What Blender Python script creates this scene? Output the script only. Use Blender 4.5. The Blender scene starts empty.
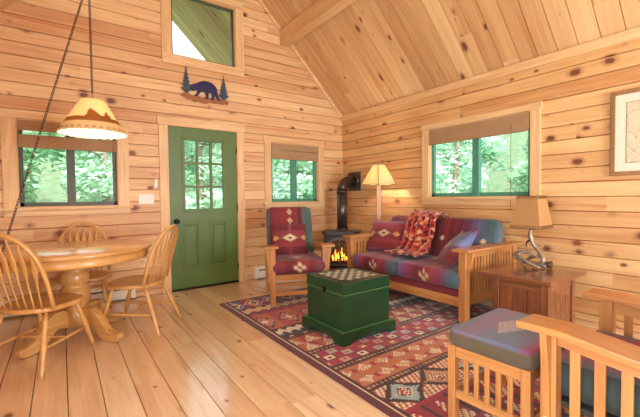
import bpy, bmesh, math, random
from mathutils import Vector, Matrix, noise
PI = math.pi
random.seed(7)
scene = bpy.context.scene
COL = scene.collection

# ------------------------------------------------------------------ colour
def lin(c):
    return c / 12.92 if c <= 0.04045 else ((c + 0.055) / 1.055) ** 2.4
def rgb(r, g, b):
    return (lin(r / 255), lin(g / 255), lin(b / 255), 1.0)
def mixc(a, b, t):
    t = max(0, min(1, t))
    return tuple(a[i] * (1 - t) + b[i] * t for i in range(4))

# ------------------------------------------------------------------ materials
class NT:
    def __init__(s, name):
        s.m = bpy.data.materials.new(name); s.m.use_nodes = True
        s.t = s.m.node_tree; s.t.nodes.clear()
        s.out = s.n('ShaderNodeOutputMaterial')
    def n(s, typ, ins=None, **kw):
        nd = s.t.nodes.new(typ)
        for k, v in kw.items(): setattr(nd, k, v)
        for k, v in (ins or {}).items():
            if hasattr(v, 'is_output') or isinstance(v, bpy.types.NodeSocket): s.t.links.new(v, nd.inputs[k])
            else: nd.inputs[k].default_value = v
        return nd
    def math(s, op, a, b=0.0, c=None, clamp=False):
        nd = s.n('ShaderNodeMath', operation=op, use_clamp=clamp)
        for i, v in enumerate((a, b) if c is None else (a, b, c)):
            if isinstance(v, bpy.types.NodeSocket): s.t.links.new(v, nd.inputs[i])
            else: nd.inputs[i].default_value = v
        return nd.outputs[0]
    def mix(s, f, a, b, blend='MIX'):
        nd = s.n('ShaderNodeMix', data_type='RGBA', blend_type=blend)
        for k, v in ((0, f), (6, a), (7, b)):
            if isinstance(v, bpy.types.NodeSocket): s.t.links.new(v, nd.inputs[k])
            else: nd.inputs[k].default_value = v
        return nd.outputs[2]
    def ramp(s, f, stops, interp='LINEAR'):
        nd = s.n('ShaderNodeValToRGB', {0: f}); cr = nd.color_ramp; cr.interpolation = interp
        while len(cr.elements) < len(stops): cr.elements.new(0.5)
        for e, (p, c) in zip(cr.elements, stops):
            e.position = p; e.color = c if hasattr(c, '__len__') else (c, c, c, 1)
        return nd.outputs[0]
    def bsdf(s, **ins):
        nd = s.n('ShaderNodeBsdfPrincipled', {k.replace('_', ' '): v for k, v in ins.items()})
        s.t.links.new(nd.outputs[0], s.out.inputs[0]); return nd
    def coord(s, kind='Object'):
        return s.n('ShaderNodeTexCoord').outputs[kind]

def plain(name, col, rough=0.5, metal=0.0, var=0.12, scale=12.0, bump=0.0, **kw):
    k = NT(name); co = k.coord()
    nz = k.n('ShaderNodeTexNoise', {'Vector': co, 'Scale': scale, 'Detail': 4.0}).outputs[0]
    c = k.mix(nz, tuple(v * (1 - var) for v in col[:3]) + (1,), tuple(min(1, v * (1 + var)) for v in col[:3]) + (1,))
    b = k.bsdf(Base_Color=c, Roughness=rough, Metallic=metal, **kw)
    if bump:
        bp = k.n('ShaderNodeBump', {'Height': nz, 'Strength': bump, 'Distance': 0.01})
        k.t.links.new(bp.outputs[0], b.inputs['Normal'])
    return k.m

def wood(name, dark, light, along='z', across='x', pitch=None, off=0.0, knots=0.0, rough=0.45, tint=0.5, seg=2.4, knotcol=(104, 34, 18), coat=0.0, grain=1.0):
    """pine / oak: grain runs along one object axis; with pitch, every board gets its own tone and grain"""
    k = NT(name); sep = k.n('ShaderNodeSeparateXYZ', {0: k.coord()})
    ax = {'x': sep.outputs[0], 'y': sep.outputs[1], 'z': sep.outputs[2]}
    third = [a for a in 'xyz' if a not in (along, across)][0]
    u, v, w = ax[along], ax[across], ax[third]
    if pitch:
        row = k.math('FLOOR', k.math('DIVIDE', k.math('SUBTRACT', v, off), pitch))
        r1 = k.n('ShaderNodeTexWhiteNoise', {'W': row}, noise_dimensions='1D').outputs[0]
        us = k.math('FLOOR', k.math('DIVIDE', k.math('ADD', u, k.math('MULTIPLY', r1, 7.0)), seg))
        cv = k.n('ShaderNodeCombineXYZ', {0: row, 1: us})
        rnd = k.n('ShaderNodeTexWhiteNoise', {'Vector': cv.outputs[0]}, noise_dimensions='2D').outputs[0]
        w = k.math('MULTIPLY', rnd, 40.0)
    else:
        rnd = None
    v1 = k.n('ShaderNodeCombineXYZ', {0: k.math('MULTIPLY', u, 1.6), 1: k.math('MULTIPLY', v, 34.0), 2: k.math('MULTIPLY', w, 34.0 if not pitch else 1.0)})
    fine = k.n('ShaderNodeTexNoise', {'Vector': v1.outputs[0], 'Scale': 1.6, 'Detail': 5.0, 'Distortion': 0.3}).outputs[0]
    v2 = k.n('ShaderNodeCombineXYZ', {0: k.math('MULTIPLY', u, 0.9), 1: k.math('MULTIPLY', v, 9.0), 2: k.math('MULTIPLY', w, 9.0 if not pitch else 1.0)})
    broad = k.n('ShaderNodeTexNoise', {'Vector': v2.outputs[0], 'Scale': 1.3, 'Detail': 3.0, 'Distortion': 0.8}).outputs[0]
    f = k.math('ADD', k.math('MULTIPLY', fine, 0.55 * grain), k.math('MULTIPLY', broad, 0.75))
    f = k.math('ADD', k.math('MULTIPLY', k.math('SUBTRACT', f, 0.65 if grain >= 1 else 0.4), 2.3), 0.5, clamp=True)
    if rnd is not None:
        f = k.math('ADD', k.math('MULTIPLY', f, 1 - tint), k.math('MULTIPLY', rnd, tint), clamp=True)
    c = k.mix(f, rgb(*dark), rgb(*light))
    if knots:
        kv = k.n('ShaderNodeCombineXYZ', {0: k.math('MULTIPLY', u, 4.2), 1: k.math('MULTIPLY', v, 6.4), 2: k.math('MULTIPLY', w, 3.1 if pitch else 5.0)})
        vo = k.n('ShaderNodeTexVoronoi', {'Vector': kv.outputs[0], 'Scale': 1.0, 'Randomness': 1.0})
        wob = k.n('ShaderNodeTexNoise', {'Vector': kv.outputs[0], 'Scale': 9.0, 'Detail': 2.0}).outputs[0]
        rs_ = k.n('ShaderNodeSeparateXYZ', {0: vo.outputs['Color']}).outputs[0]
        dd = k.math('DIVIDE', vo.outputs['Distance'], k.math('ADD', k.math('MULTIPLY', k.math('POWER', rs_, 1.6), 1.1), 0.38))
        d = k.math('ADD', dd, k.math('MULTIPLY', k.math('SUBTRACT', wob, 0.5), 0.10))
        ring = k.ramp(d, [(0.0, 1.0), (knots * 0.75, 0.95), (knots, 0.4), (knots * 1.7, 0.0)])
        c = k.mix(k.math('MULTIPLY', ring, 0.92), c, rgb(*knotcol))
        sv = k.n('ShaderNodeCombineXYZ', {0: k.math('MULTIPLY', u, 0.7), 1: k.math('MULTIPLY', v, 16.0), 2: k.math('MULTIPLY', w, 1.7)})
        st = k.n('ShaderNodeTexNoise', {'Vector': sv.outputs[0], 'Scale': 1.0, 'Detail': 2.0}).outputs[0]
        stm = k.ramp(st, [(0.60, 0.0), (0.72, 1.0)])
        c = k.mix(k.math('MULTIPLY', stm, 0.5), c, rgb(188, 98, 56))
    b = k.bsdf(Base_Color=c, Roughness=rough)
    if coat:
        b.inputs['Coat Weight'].default_value = coat; b.inputs['Coat Roughness'].default_value = 0.14; b.inputs['Coat IOR'].default_value = 1.6
    bp = k.n('ShaderNodeBump', {'Height': fine, 'Strength': 0.08, 'Distance': 0.004})
    k.t.links.new(bp.outputs[0], b.inputs['Normal'])
    return k.m

def painted(name, rough=0.85, weave=220.0, sheen=0.15, bump=0.25, streak=None, spec=0.3):
    """cloth whose dyed pattern is stored on the mesh"""
    k = NT(name); co = k.coord()
    at = k.n('ShaderNodeAttribute', attribute_name='dye').outputs[0]
    nz = k.n('ShaderNodeTexNoise', {'Vector': co, 'Scale': weave, 'Detail': 2.0}).outputs[0]
    n2 = k.n('ShaderNodeTexNoise', {'Vector': co, 'Scale': 22.0, 'Detail': 3.0}).outputs[0]
    c = k.mix(k.math('MULTIPLY', nz, 0.25), at, (0.02, 0.02, 0.02, 1))
    c = k.mix(k.math('MULTIPLY', n2, 0.18), c, (0.85, 0.75, 0.7, 1), 'SOFT_LIGHT')
    b = k.bsdf(Base_Color=c, Roughness=rough)
    b.inputs['Sheen Weight'].default_value = sheen
    b.inputs['Specular IOR Level'].default_value = spec
    bp = k.n('ShaderNodeBump', {'Height': nz, 'Strength': bump, 'Distance': 0.002})
    k.t.links.new(bp.outputs[0], b.inputs['Normal'])
    return k.m

PITCH = 0.1325; ZB0 = 2.451 - PITCH * 20
LOGD, LOGL = (194, 134, 86), (244, 208, 156)
M = {}
M['wall_x'] = wood('pine_log_siding_x', LOGD, LOGL, 'x', 'z', PITCH, ZB0, knots=0.15, rough=0.5, tint=0.52, seg=3.6)
M['wall_y'] = wood('pine_log_siding_y', (190, 128, 72), (240, 200, 140), 'y', 'z', PITCH, ZB0, knots=0.15, rough=0.5, tint=0.52, seg=3.6)
M['ceil'] = wood('pine_ceiling_boards', (186, 130, 80), (242, 206, 152), 'x', 'y', 0.168, 0.0, knots=0.13, rough=0.4, tint=0.6, seg=9.0)
M['floor'] = wood('pine_floor_planks', (204, 154, 108), (250, 224, 186), 'y', 'x', 0.168, -3.651 - 0.168 * 20, knots=0.10, rough=0.28, tint=0.5, seg=2.6, coat=0.9)
M['gap'] = plain('dark_gap', rgb(70, 42, 24), 0.9)
for a, b in (('x', 'z'), ('y', 'z'), ('z', 'x')):
    M['trim_' + a] = wood('pale_pine_trim_' + a, (214, 166, 112), (240, 206, 156), a, b, rough=0.45)
    M['oak_' + a] = wood('golden_oak_' + a, (168, 102, 52), (204, 144, 82), a, b, rough=0.38, coat=0.2)
    M['dine_' + a] = wood('honey_dining_oak_' + a, (190, 132, 68), (224, 174, 106), a, b, rough=0.35, coat=0.3)
    M['rust_' + a] = wood('rustic_brown_pine_' + a, (98, 52, 30), (148, 88, 52), a, b, knots=0.10, rough=0.25, coat=0.9, knotcol=(60, 26, 14))
M['tabletop'] = wood('honey_table_top', (192, 132, 72), (224, 170, 106), 'x', 'y', 0.11, 0.0, rough=0.25, tint=0.3, coat=0.6)
M['sash'] = plain('green_sash_paint', rgb(76, 144, 118), 0.4)
M['sash_dark'] = plain('bronze_sash', rgb(72, 72, 60), 0.4)
M['door'] = plain('green_door_paint', rgb(90, 116, 52), 0.42, var=0.12, scale=3.0)
M['hinge'] = plain('dark_bronze_metal', rgb(48, 38, 30), 0.4, 0.8)
M['brass'] = plain('aged_brass', rgb(170, 130, 60), 0.3, 1.0)
M['white'] = plain('white_plastic', rgb(236, 230, 216), 0.4, var=0.03)
M['iron'] = plain('black_cast_iron', rgb(74, 66, 60), 0.42, 0.35, bump=0.15, scale=60)
M['pipe'] = plain('dark_stove_pipe', rgb(84, 76, 74), 0.3, 0.75, scale=5)
M['chest'] = plain('dark_green_chest_paint', rgb(22, 62, 34), 0.3, var=0.22, scale=7, bump=0.03)
M['chest_edge'] = plain('worn_green_edge_paint', rgb(74, 122, 70), 0.4, var=0.2, scale=20)
M['chain'] = plain('dark_bronze_chain', rgb(62, 42, 48), 0.35, 0.6)
M['bearcol'] = plain('blue_black_painted_metal', rgb(36, 30, 78), 0.45, 0.2)
M['pinegreen'] = plain('patina_green_metal', rgb(52, 74, 88), 0.5, 0.3, var=0.5, scale=60)
M['rustmetal'] = plain('copper_brown_metal', rgb(150, 98, 60), 0.45, 0.4, var=0.5, scale=50)
M['frame'] = wood('walnut_brown_frame', (136, 98, 58), (172, 130, 84), 'z', 'y', rough=0.4)
M['matboard'] = plain('cream_mat_board', rgb(228, 220, 198), 0.9, var=0.03)
M['antler'] = plain('glossy_grey_antler', rgb(150, 132, 112), 0.22, 0.3, var=0.5, scale=18, bump=0.2)
M['antlerdark'] = plain('brown_antler_burr', rgb(74, 44, 30), 0.5, var=0.3, scale=40, bump=0.4)
M['deck'] = plain('charcoal_upholstery', rgb(58, 54, 48), 0.95, var=0.2, scale=200, bump=0.1)
M['bark'] = plain('grey_brown_bark', rgb(150, 136, 120), 0.9, var=0.4, scale=14, bump=0.4)
M['ground'] = plain('leafy_hillside', rgb(104, 122, 90), 1.0, var=0.6, scale=3.0, bump=1.0)
M['fabric'] = painted('woven_southwest_fabric')
M['rugmat'] = painted('kilim_wool', rough=0.95, weave=160, sheen=0.2, bump=0.5, spec=0.15)
M['throwmat'] = painted('fleece_throw', rough=1.0, weave=120, sheen=0.5, bump=0.5, spec=0.1)
M['art'] = painted('printed_paper', rough=0.9, weave=60, sheen=0.0, bump=0.0)
M['thread'] = plain('raw_leather_lacing', rgb(128, 84, 46), 0.7)

def blind_mat():
    k = NT('woven_bamboo_blind'); sep = k.n('ShaderNodeSeparateXYZ', {0: k.coord()})
    w = k.n('ShaderNodeTexWave', {'Vector': k.coord(), 'Scale': 60.0, 'Distortion': 1.2, 'Detail': 2.0}, bands_direction='Z').outputs[0]
    n = k.n('ShaderNodeTexNoise', {'Vector': k.coord(), 'Scale': 8.0}).outputs[0]
    c = k.mix(w, rgb(150, 108, 72), rgb(206, 166, 120)); c = k.mix(k.math('MULTIPLY', n, 0.4), c, rgb(220, 190, 150))
    b = k.bsdf(Base_Color=c, Roughness=0.8)
    tr = k.n('ShaderNodeBsdfTranslucent', {0: c}); ms = k.n('ShaderNodeMixShader', {0: 0.25, 1: b.outputs[0], 2: tr.outputs[0]})
    k.t.links.new(ms.outputs[0], k.out.inputs[0]); return k.m
M['blind'] = blind_mat()

def glass_mat():
    k = NT('window_glass')
    bf = k.n('ShaderNodeNewGeometry').outputs['Backfacing']
    fr = k.math('MULTIPLY', k.n('ShaderNodeFresnel', {0: 1.45}).outputs[0], k.math('SUBTRACT', 1.0, bf))
    tr = k.n('ShaderNodeBsdfTransparent', {0: (0.97, 1.0, 0.99, 1)}); gl = k.n('ShaderNodeBsdfGlossy', {0: (1, 1, 1, 1), 1: 0.02})
    ms = k.n('ShaderNodeMixShader', {0: fr, 1: tr.outputs[0], 2: gl.outputs[0]})
    k.t.links.new(ms.outputs[0], k.out.inputs[0]); return k.m
M['glass'] = glass_mat()

def leaf_mat(name, c1, c2):
    k = NT(name); n = k.n('ShaderNodeTexNoise', {'Vector': k.coord(), 'Scale': 1.7, 'Detail': 4.0}).outputs[0]
    c = k.mix(k.ramp(n, [(0.35, 0.0), (0.65, 1.0)]), c1, c2)
    b = k.bsdf(Base_Color=c, Roughness=0.5)
    tr = k.n('ShaderNodeBsdfTranslucent', {0: c}); ms = k.n('ShaderNodeMixShader', {0: 0.45, 1: b.outputs[0], 2: tr.outputs[0]})
    k.t.links.new(ms.outputs[0], k.out.inputs[0]); return k.m
M['leafA'] = leaf_mat('fresh_green_leaves', rgb(116, 176, 130), rgb(206, 238, 206))
M['leafB'] = leaf_mat('pale_green_leaves', rgb(150, 204, 170), rgb(232, 248, 230))
M['leafC'] = leaf_mat('deep_green_leaves', rgb(80, 140, 104), rgb(170, 218, 176))

def shade_mat(name, col, trans=0.5, emit=None, attr=False):
    k = NT(name)
    n = k.n('ShaderNodeTexNoise', {'Vector': k.coord(), 'Scale': 14.0, 'Detail': 3.0}).outputs[0]
    c = k.mix(k.math('MULTIPLY', n, 0.25), col, tuple(v * 0.7 for v in col[:3]) + (1,))
    if attr: c = k.n('ShaderNodeAttribute', attribute_name='dye').outputs[0]
    b = k.bsdf(Base_Color=c, Roughness=0.8)
    tr = k.n('ShaderNodeBsdfTranslucent', {0: c}); ms = k.n('ShaderNodeMixShader', {0: trans, 1: b.outputs[0], 2: tr.outputs[0]})
    k.t.links.new(ms.outputs[0], k.out.inputs[0]); return k.m
M['shade_lit'] = shade_mat('cream_parchment_shade', rgb(244, 230, 194), 0.65)
M['shade_art'] = shade_mat('silhouette_parchment_shade', rgb(240, 222, 180), 0.7, attr=True)
M['liner'] = shade_mat('white_shade_liner', rgb(250, 244, 226), 0.5)
M['shade_tan'] = shade_mat('tan_rawhide_shade', rgb(206, 158, 100), 0.3)
def emit_mat(name, col, s):
    k = NT(name); e = k.n('ShaderNodeEmission', {0: col, 1: s}); k.t.links.new(e.outputs[0], k.out.inputs[0]); return k.m
M['flame'] = emit_mat('gas_flame', rgb(255, 150, 50), 3.0)
M['bulb'] = emit_mat('warm_bulb', rgb(255, 226, 170), 12.0)
M['ember'] = plain('glowing_brown_log', rgb(120, 72, 44), 0.9, var=0.5, scale=30)

# ------------------------------------------------------------------ mesh builder
class MB:
    def __init__(s): s.v = []; s.f = []; s.sm = []
    def add(s, vs, fs, smooth=False, T=None):
        o = len(s.v)
        for p in vs:
            p = Vector(p); s.v.append(tuple(T @ p) if T else tuple(p))
        for f in fs: s.f.append([i + o for i in f]); s.sm.append(smooth)
        return s
    def box(s, x0, x1, y0, y1, z0, z1, bev=0.0, T=None):
        x0, x1 = min(x0, x1), max(x0, x1); y0, y1 = min(y0, y1), max(y0, y1); z0, z1 = min(z0, z1), max(z0, z1)
        bm = bmesh.new(); bmesh.ops.create_cube(bm, size=1.0)
        for v in bm.verts: v.co = Vector(((x0 + x1) / 2 + v.co.x * (x1 - x0), (y0 + y1) / 2 + v.co.y * (y1 - y0), (z0 + z1) / 2 + v.co.z * (z1 - z0)))
        if bev:
            bev = min(bev, 0.45 * min(x1 - x0, y1 - y0, z1 - z0))
            bmesh.ops.bevel(bm, geom=bm.edges[:], offset=bev, segments=2, affect='EDGES', profile=0.5)
        bm.verts.index_update()
        s.add([v.co.copy() for v in bm.verts], [[v.index for v in f.verts] for f in bm.faces], False, T); bm.free(); return s
    def beam(s, a, b, w, h, up=(0, 0, 1), bev=0.0):
        """a bar from a to b, w wide, h tall"""
        a, b = Vector(a), Vector(b); d = b - a; L = d.length; z = d.normalized()
        x = Vector(up).cross(z)
        if x.length < 1e-4: x = Vector((1, 0, 0)).cross(z)
        x.normalize(); y = z.cross(x)
        T = Matrix.Translation(a) @ Matrix((x, y, z)).transposed().to_4x4()
        return s.box(-w / 2, w / 2, -h / 2, h / 2, 0, L, bev, T)
    def tube(s, path, rad, n=10, closed=False, flat=1.0, up=None, caps=True, prof=None):
        pts = [Vector(p) for p in path]; m = len(pts)
        R = rad if hasattr(rad, '__len__') else [rad] * m
        vs = []; fs = []; prev = None
        for i, p in enumerate(pts):
            if closed: t = pts[(i + 1) % m] - pts[i - 1]
            else: t = pts[min(i + 1, m - 1)] - pts[max(i - 1, 0)]
            t.normalize()
            if up is not None: x = Vector(up).cross(t)
            elif prev is None: x = t.orthogonal()
            else: x = prev - t * prev.dot(t)
            if x.length < 1e-5: x = t.orthogonal()
            x.normalize(); prev = x; y = t.cross(x)
            for j in range(n):
                a = 2 * PI * j / n
                r = R[i]; rx, ry = (r if hasattr(r, '__len__') else (r, r * flat))
                vs.append(p + x * (rx * math.cos(a)) + y * (ry * math.sin(a)))
        for i in range(m if closed else m - 1):
            for j in range(n):
                a = i * n + j; b = i * n + (j + 1) % n; c = ((i + 1) % m) * n + (j + 1) % n; d = ((i + 1) % m) * n + j
                fs.append([a, b, c, d])
        s.add(vs, fs, True)
        if caps and not closed:
            o = len(s.v) - len(vs)
            s.f.append([o + j for j in range(n)][::-1]); s.sm.append(False)
            s.f.append([o + (m - 1) * n + j for j in range(n)]); s.sm.append(False)
        return s
    def lathe(s, prof, n=24, c=(0, 0, 0), T=None):
        vs = []; fs = []
        for r, z in prof:
            for j in range(n):
                a = 2 * PI * j / n; vs.append((c[0] + r * math.cos(a), c[1] + r * math.sin(a), c[2] + z))
        for i in range(len(prof) - 1):
            for j in range(n):
                fs.append([i * n + j, i * n + (j + 1) % n, (i + 1) * n + (j + 1) % n, (i + 1) * n + j])
        s.add(vs, fs, True, T)
        o = len(s.v) - len(vs)
        s.f.append([o + j for j in range(n)][::-1]); s.sm.append(False)
        s.f.append([o + (len(prof) - 1) * n + j for j in range(n)]); s.sm.append(False)
        return s
    def prism(s, poly, t0, t1, plane='xy', T=None, smooth=False):
        """polygon extruded along the third axis"""
        def P(a, b, t): return {'xy': (a, b, t), 'xz': (a, t, b), 'yz': (t, a, b)}[plane]
        n = len(poly); vs = [P(a, b, t0) for a, b in poly] + [P(a, b, t1) for a, b in poly]
        fs = [list(range(n))[::-1], list(range(n, 2 * n))] + [[i, (i + 1) % n, n + (i + 1) % n, n + i] for i in range(n)]
        return s.add(vs, fs, smooth, T)
    def build(s, name, mat, parent=None, loc=None, rotz=None):
        me = bpy.data.meshes.new(name); me.from_pydata(s.v, [], s.f)
        for p, sm in zip(me.polygons, s.sm): p.use_smooth = sm
        bm = bmesh.new(); bm.from_mesh(me); bmesh.ops.recalc_face_normals(bm, faces=bm.faces[:]); bm.to_mesh(me); bm.free()
        o = bpy.data.objects.new(name, me); COL.objects.link(o)
        me.materials.append(M[mat] if isinstance(mat, str) else mat)
        if parent: o.parent = parent
        if loc is not None: o.location = loc
        if rotz is not None: o.rotation_euler[2] = rotz
        return o
def B(x0, x1, y0, y1, z0, z1, bev=0.0): return MB().box(x0, x1, y0, y1, z0, z1, bev)
def dye(o, fn):
    """stores a woven / printed pattern: fn(local position) -> colour"""
    me = o.data; at = me.color_attributes.new('dye', 'FLOAT_COLOR', 'POINT')
    for i, v in enumerate(me.vertices): at.data[i].color = fn(v.co)
def tag(o, label=None, cat=None, group=None, kind=None):
    if label: o['label'] = label
    if cat: o['category'] = cat
    if group: o['group'] = group
    if kind: o['kind'] = kind
    return o
def thing(name, label, cat, loc=(0, 0, 0), rz=0.0, group=None):
    o = bpy.data.objects.new(name, None); COL.objects.link(o); o.empty_display_size = 0.1
    o.location = loc; o.rotation_euler[2] = rz
    return tag(o, label, cat, group)
def struct(o): o['kind'] = 'structure'; return o
def sempty(name):
    o = bpy.data.objects.new(name, None); COL.objects.link(o); return struct(o)
def copy_tree(o, parent=None):
    c = o.copy(); COL.objects.link(c)
    if parent: c.parent = parent
    for ch in list(o.children): copy_tree(ch, c)
    return c

def cushion(w, d, t, edge=0.7, p=4.0, pinch=0.0, n=40, corner=0.04, sag=0.0, lump=0.0, seed=0, bulge=0.022):
    """stuffed cushion centred on the origin, t thick in the middle; returns MB"""
    mb = MB(); N = n
    def outline(u, v):
        # rounded rectangle with optionally pinched-in sides
        x = u * w / 2; y = v * d / 2
        x *= 1 - pinch * (1 - v * v) * abs(u) ** 2; y *= 1 - pinch * (1 - u * u) * abs(v) ** 2
        # corner rounding
        cr = corner; ax, ay = abs(x) - (w / 2 - cr), abs(y) - (d / 2 - cr)
        if ax > 0 and ay > 0 and pinch == 0:
            m = max(ax, ay); L = math.hypot(ax, ay)
            if L > 1e-9: ax, ay = ax * m / L, ay * m / L; x = math.copysign(w / 2 - cr + ax, x); y = math.copysign(d / 2 - cr + ay, y)
        return x, y
    def h(u, v):
        q = max(0.0, (1 - abs(u) ** p) * (1 - abs(v) ** p)) ** 0.5
        z = t / 2 * (edge + (1 - edge) * q)
        if lump: z *= 1 + lump * (noise.noise(Vector((u * 1.7 + seed, v * 1.7, seed * 3.1))))
        return z
    us = [-math.cos(PI * i / N) * 0.5 + (2 * i / N - 1) * 0.5 for i in range(N + 1)]
    top = []; bot = []
    for j in range(N + 1):
        for i in range(N + 1):
            u, v = us[i], us[j]; x, y = outline(u, v); z = h(u, v)
            top.append((x, y, z - sag * (1 - u * u) * (1 - v * v))); bot.append((x, y, -z))
    vs = top + bot; K = (N + 1) ** 2; fs = []
    for j in range(N):
        for i in range(N):
            a = j * (N + 1) + i; fs.append([a, a + 1, a + N + 2, a + N + 1]); fs.append([K + a, K + a + N + 1, K + a + N + 2, K + a + 1])
    ring = [i for i in range(N)] + [i * (N + 1) + N for i in range(N)] + [N * (N + 1) + N - i for i in range(N)] + [(N - i) * (N + 1) for i in range(N)]
    R = len(ring); S = 4; prev = ring
    for s_ in range(1, S + 1):
        if s_ < S:
            cur = []
            f = s_ / S; bul = bulge * math.sin(PI * f) * (1 if edge > 0.3 else 0)
            for a in ring:
                A = Vector(vs[a]); Bv = Vector(vs[K + a]); q = A.lerp(Bv, f); o = Vector((q.x, q.y, 0)); L = o.length
                nx = Vector((math.copysign(1, q.x) if abs(q.x) / (w / 2) > 0.93 else 0, math.copysign(1, q.y) if abs(q.y) / (d / 2) > 0.93 else 0, 0))
                vs.append(tuple(q + nx * bul)); cur.append(len(vs) - 1)
        else: cur = [K + a for a in ring]
        for i in range(R): fs.append([prev[i], cur[i], cur[(i + 1) % R], prev[(i + 1) % R]])
        prev = cur
    return mb.add(vs, fs, True)

def grad(stops, t):
    t = max(0, min(1, t))
    for (a, ca), (b, cb) in zip(stops, stops[1:]):
        if t <= b: return mixc(ca, cb, (t - a) / max(1e-6, b - a))
    return stops[-1][1]

# ================================================================== THE ROOM
XL, YF, ZE, SL = -4.73, -7.6, 2.50, 0.98         # left wall, wall behind the camera, eaves, roof slope
XR = XL / 2; ZR = ZE + SL * (-XR)
def roof_z(x): return ZE + SL * min(-x, x - XL)
G, GD = 0.0055, 0.020
def board_skin(mb, P, u0, u1, z0, z1, openings, clip=None, start=0.0):
    """tongue and groove boards with real V grooves, in the plane P(u, z, depth)"""
    k = math.floor((z0 - start) / PITCH); zz = start + k * PITCH
    while zz < z1:
        a, b = max(zz, z0), min(zz + PITCH, z1)
        cuts = sorted({a, b} | {z for o in openings for z in (o[2], o[3]) if a < z < b} | ({a + G, b - G}))
        for c0, c1 in zip(cuts, cuts[1:]):
            if c1 - c0 < 1e-5: continue
            m = (c0 + c1) / 2
            iv = [(u0, u1)]
            for o in openings:
                if o[2] < m < o[3]:
                    nv = []
                    for s, e in iv:
                        if o[1] <= s or o[0] >= e: nv.append((s, e)); continue
                        if o[0] > s: nv.append((s, o[0]))
                        if o[1] < e: nv.append((o[1], e))
                    iv = nv
            d0 = GD * max(0, 1 - min(c0 - a, b - c0) / G) if True else 0
            d1 = GD * max(0, 1 - min(c1 - a, b - c1) / G)
            for s, e in iv:
                q = [(s, c0, d0), (e, c0, d0), (e, c1, d1), (s, c1, d1)]
                if clip:
                    L0, R0 = clip(c0); L1, R1 = clip(c1)
                    q = [(max(s, L0), c0, d0), (min(e, R0), c0, d0), (min(e, R1), c1, d1), (max(s, L1), c1, d1)]
                    if q[1][0] <= q[0][0]: continue
                    if q[2][0] <= q[3][0]: q[2] = q[3] = ((q[2][0] + q[3][0]) / 2, c1, d1); q = q[:3]
                mb.add([P(*t) for t in q], [list(range(len(q)))])
        zz += PITCH
def outer_skin(mb, P, u0, u1, z0, z1, openings, t=0.15, clip=None):
    zs = sorted({z0, z1} | {z for o in openings for z in (o[2], o[3])})
    if clip: zs = sorted(set(zs) | {ZE - 0.02 + i * 0.15 for i in range(20) if ZE - 0.02 + i * 0.15 < z1})
    for a, b in zip(zs, zs[1:]):
        m = (a + b) / 2; iv = [(u0, u1)]
        for o in openings:
            if o[2] < m < o[3]:
                nv = []
                for s, e in iv:
                    if o[1] <= s or o[0] >= e: nv.append((s, e)); continue
                    if o[0] > s: nv.append((s, o[0]))
                    if o[1] < e: nv.append((o[1], e))
                iv = nv
        for s, e in iv:
            if clip:
                L, R = clip(a); L1, R1 = clip(b)
                q = [(max(s, L), a, t), (min(e, R), a, t), (min(e, R1), b, t), (max(s, L1), b, t)]
            else: q = [(s, a, t), (e, a, t), (e, b, t), (s, b, t)]
            if q[1][0] > q[0][0]: mb.add([P(*x) for x in q], [[0, 1, 2, 3]])
    for o in openings:   # reveals
        for q in ([(o[0], o[2]), (o[1], o[2])], [(o[1], o[2]), (o[1], o[3])], [(o[1], o[3]), (o[0], o[3])], [(o[0], o[3]), (o[0], o[2])]):
            mb.add([P(q[0][0], q[0][1], 0), P(q[1][0], q[1][1], 0), P(q[1][0], q[1][1], t), P(q[0][0], q[0][1], t)], [[0, 1, 2, 3]])

def clipA(z):
    if z <= ZE: return (XL, 0.0)
    return (XL + (z - ZE) / SL, -(z - ZE) / SL)
W1 = (-4.165, -3.285, 1.075, 1.965)      # dining window
W3 = (-1.345, -0.495, 1.075, 1.955)      # by the stove
WT = (-2.68, -1.845, 2.91, 3.71)         # high gable window
D1 = (-2.745, -1.86, 0.0, 2.045)         # door
W4 = (-2.965, -1.735, 1.125, 1.985)      # over the sofa (y range)
OA = [W1, W3, WT, D1]
PA = lambda u, z, d: (u, d, z)
mb = MB(); board_skin(mb, PA, XL, 0, 0, ZR, OA, clipA, ZB0); outer_skin(mb, PA, XL, 0, 0, ZR, OA, 0.15, clipA)
struct(mb.build('wall_back', 'wall_x'))
PB = lambda u, z, d: (d, u, z)
mb = MB(); board_skin(mb, PB, YF, 0, 0, ZE, [W4], None, ZB0); outer_skin(mb, PB, YF, 0, 0, ZE, [W4])
struct(mb.build('wall_right', 'wall_y'))
WL = (-6.6, -3.7, 0.35, 2.05)
PL = lambda u, z, d: (XL - d, u, z)
mb = MB(); board_skin(mb, PL, YF, 0, 0, ZE, [WL], None, ZB0); outer_skin(mb, PL, YF, 0, 0, ZE, [WL])
struct(mb.build('wall_left', 'wall_y'))
WF = (-2.4, -0.6, 0.35, 2.15)
PF = lambda u, z, d: (u, YF - d, z)
mb = MB(); board_skin(mb, PF, XL, 0, 0, ZR, [WF], clipA, ZB0); outer_skin(mb, PF, XL, 0, 0, ZR, [WF], 0.15, clipA)
struct(mb.build('wall_front', 'wall_x'))

# floor: planks running away from the camera towards the door wall
mb = MB(); FP = 0.168; x = -3.651 - FP * 7
while x < -0.001:
    a, b = max(x, XL), min(x + FP, 0.0)
    if b > -.01: b = .03
    g = 0.003
    for (p, zp), (q, zq) in (((a, -0.014), (a + g, 0)), ((a + g, 0), (b - g, 0)), ((b - g, 0), (b, -0.014))):
        mb.add([(p, YF, zp), (q, YF, zq), (q, 0, zq), (p, 0, zp)], [[0, 1, 2, 3]])
    x += FP
mb.box(XL - .15, 0.15, YF - .15, 0.15, -0.3, -0.016)
struct(mb.build('floor', 'floor'))

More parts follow.
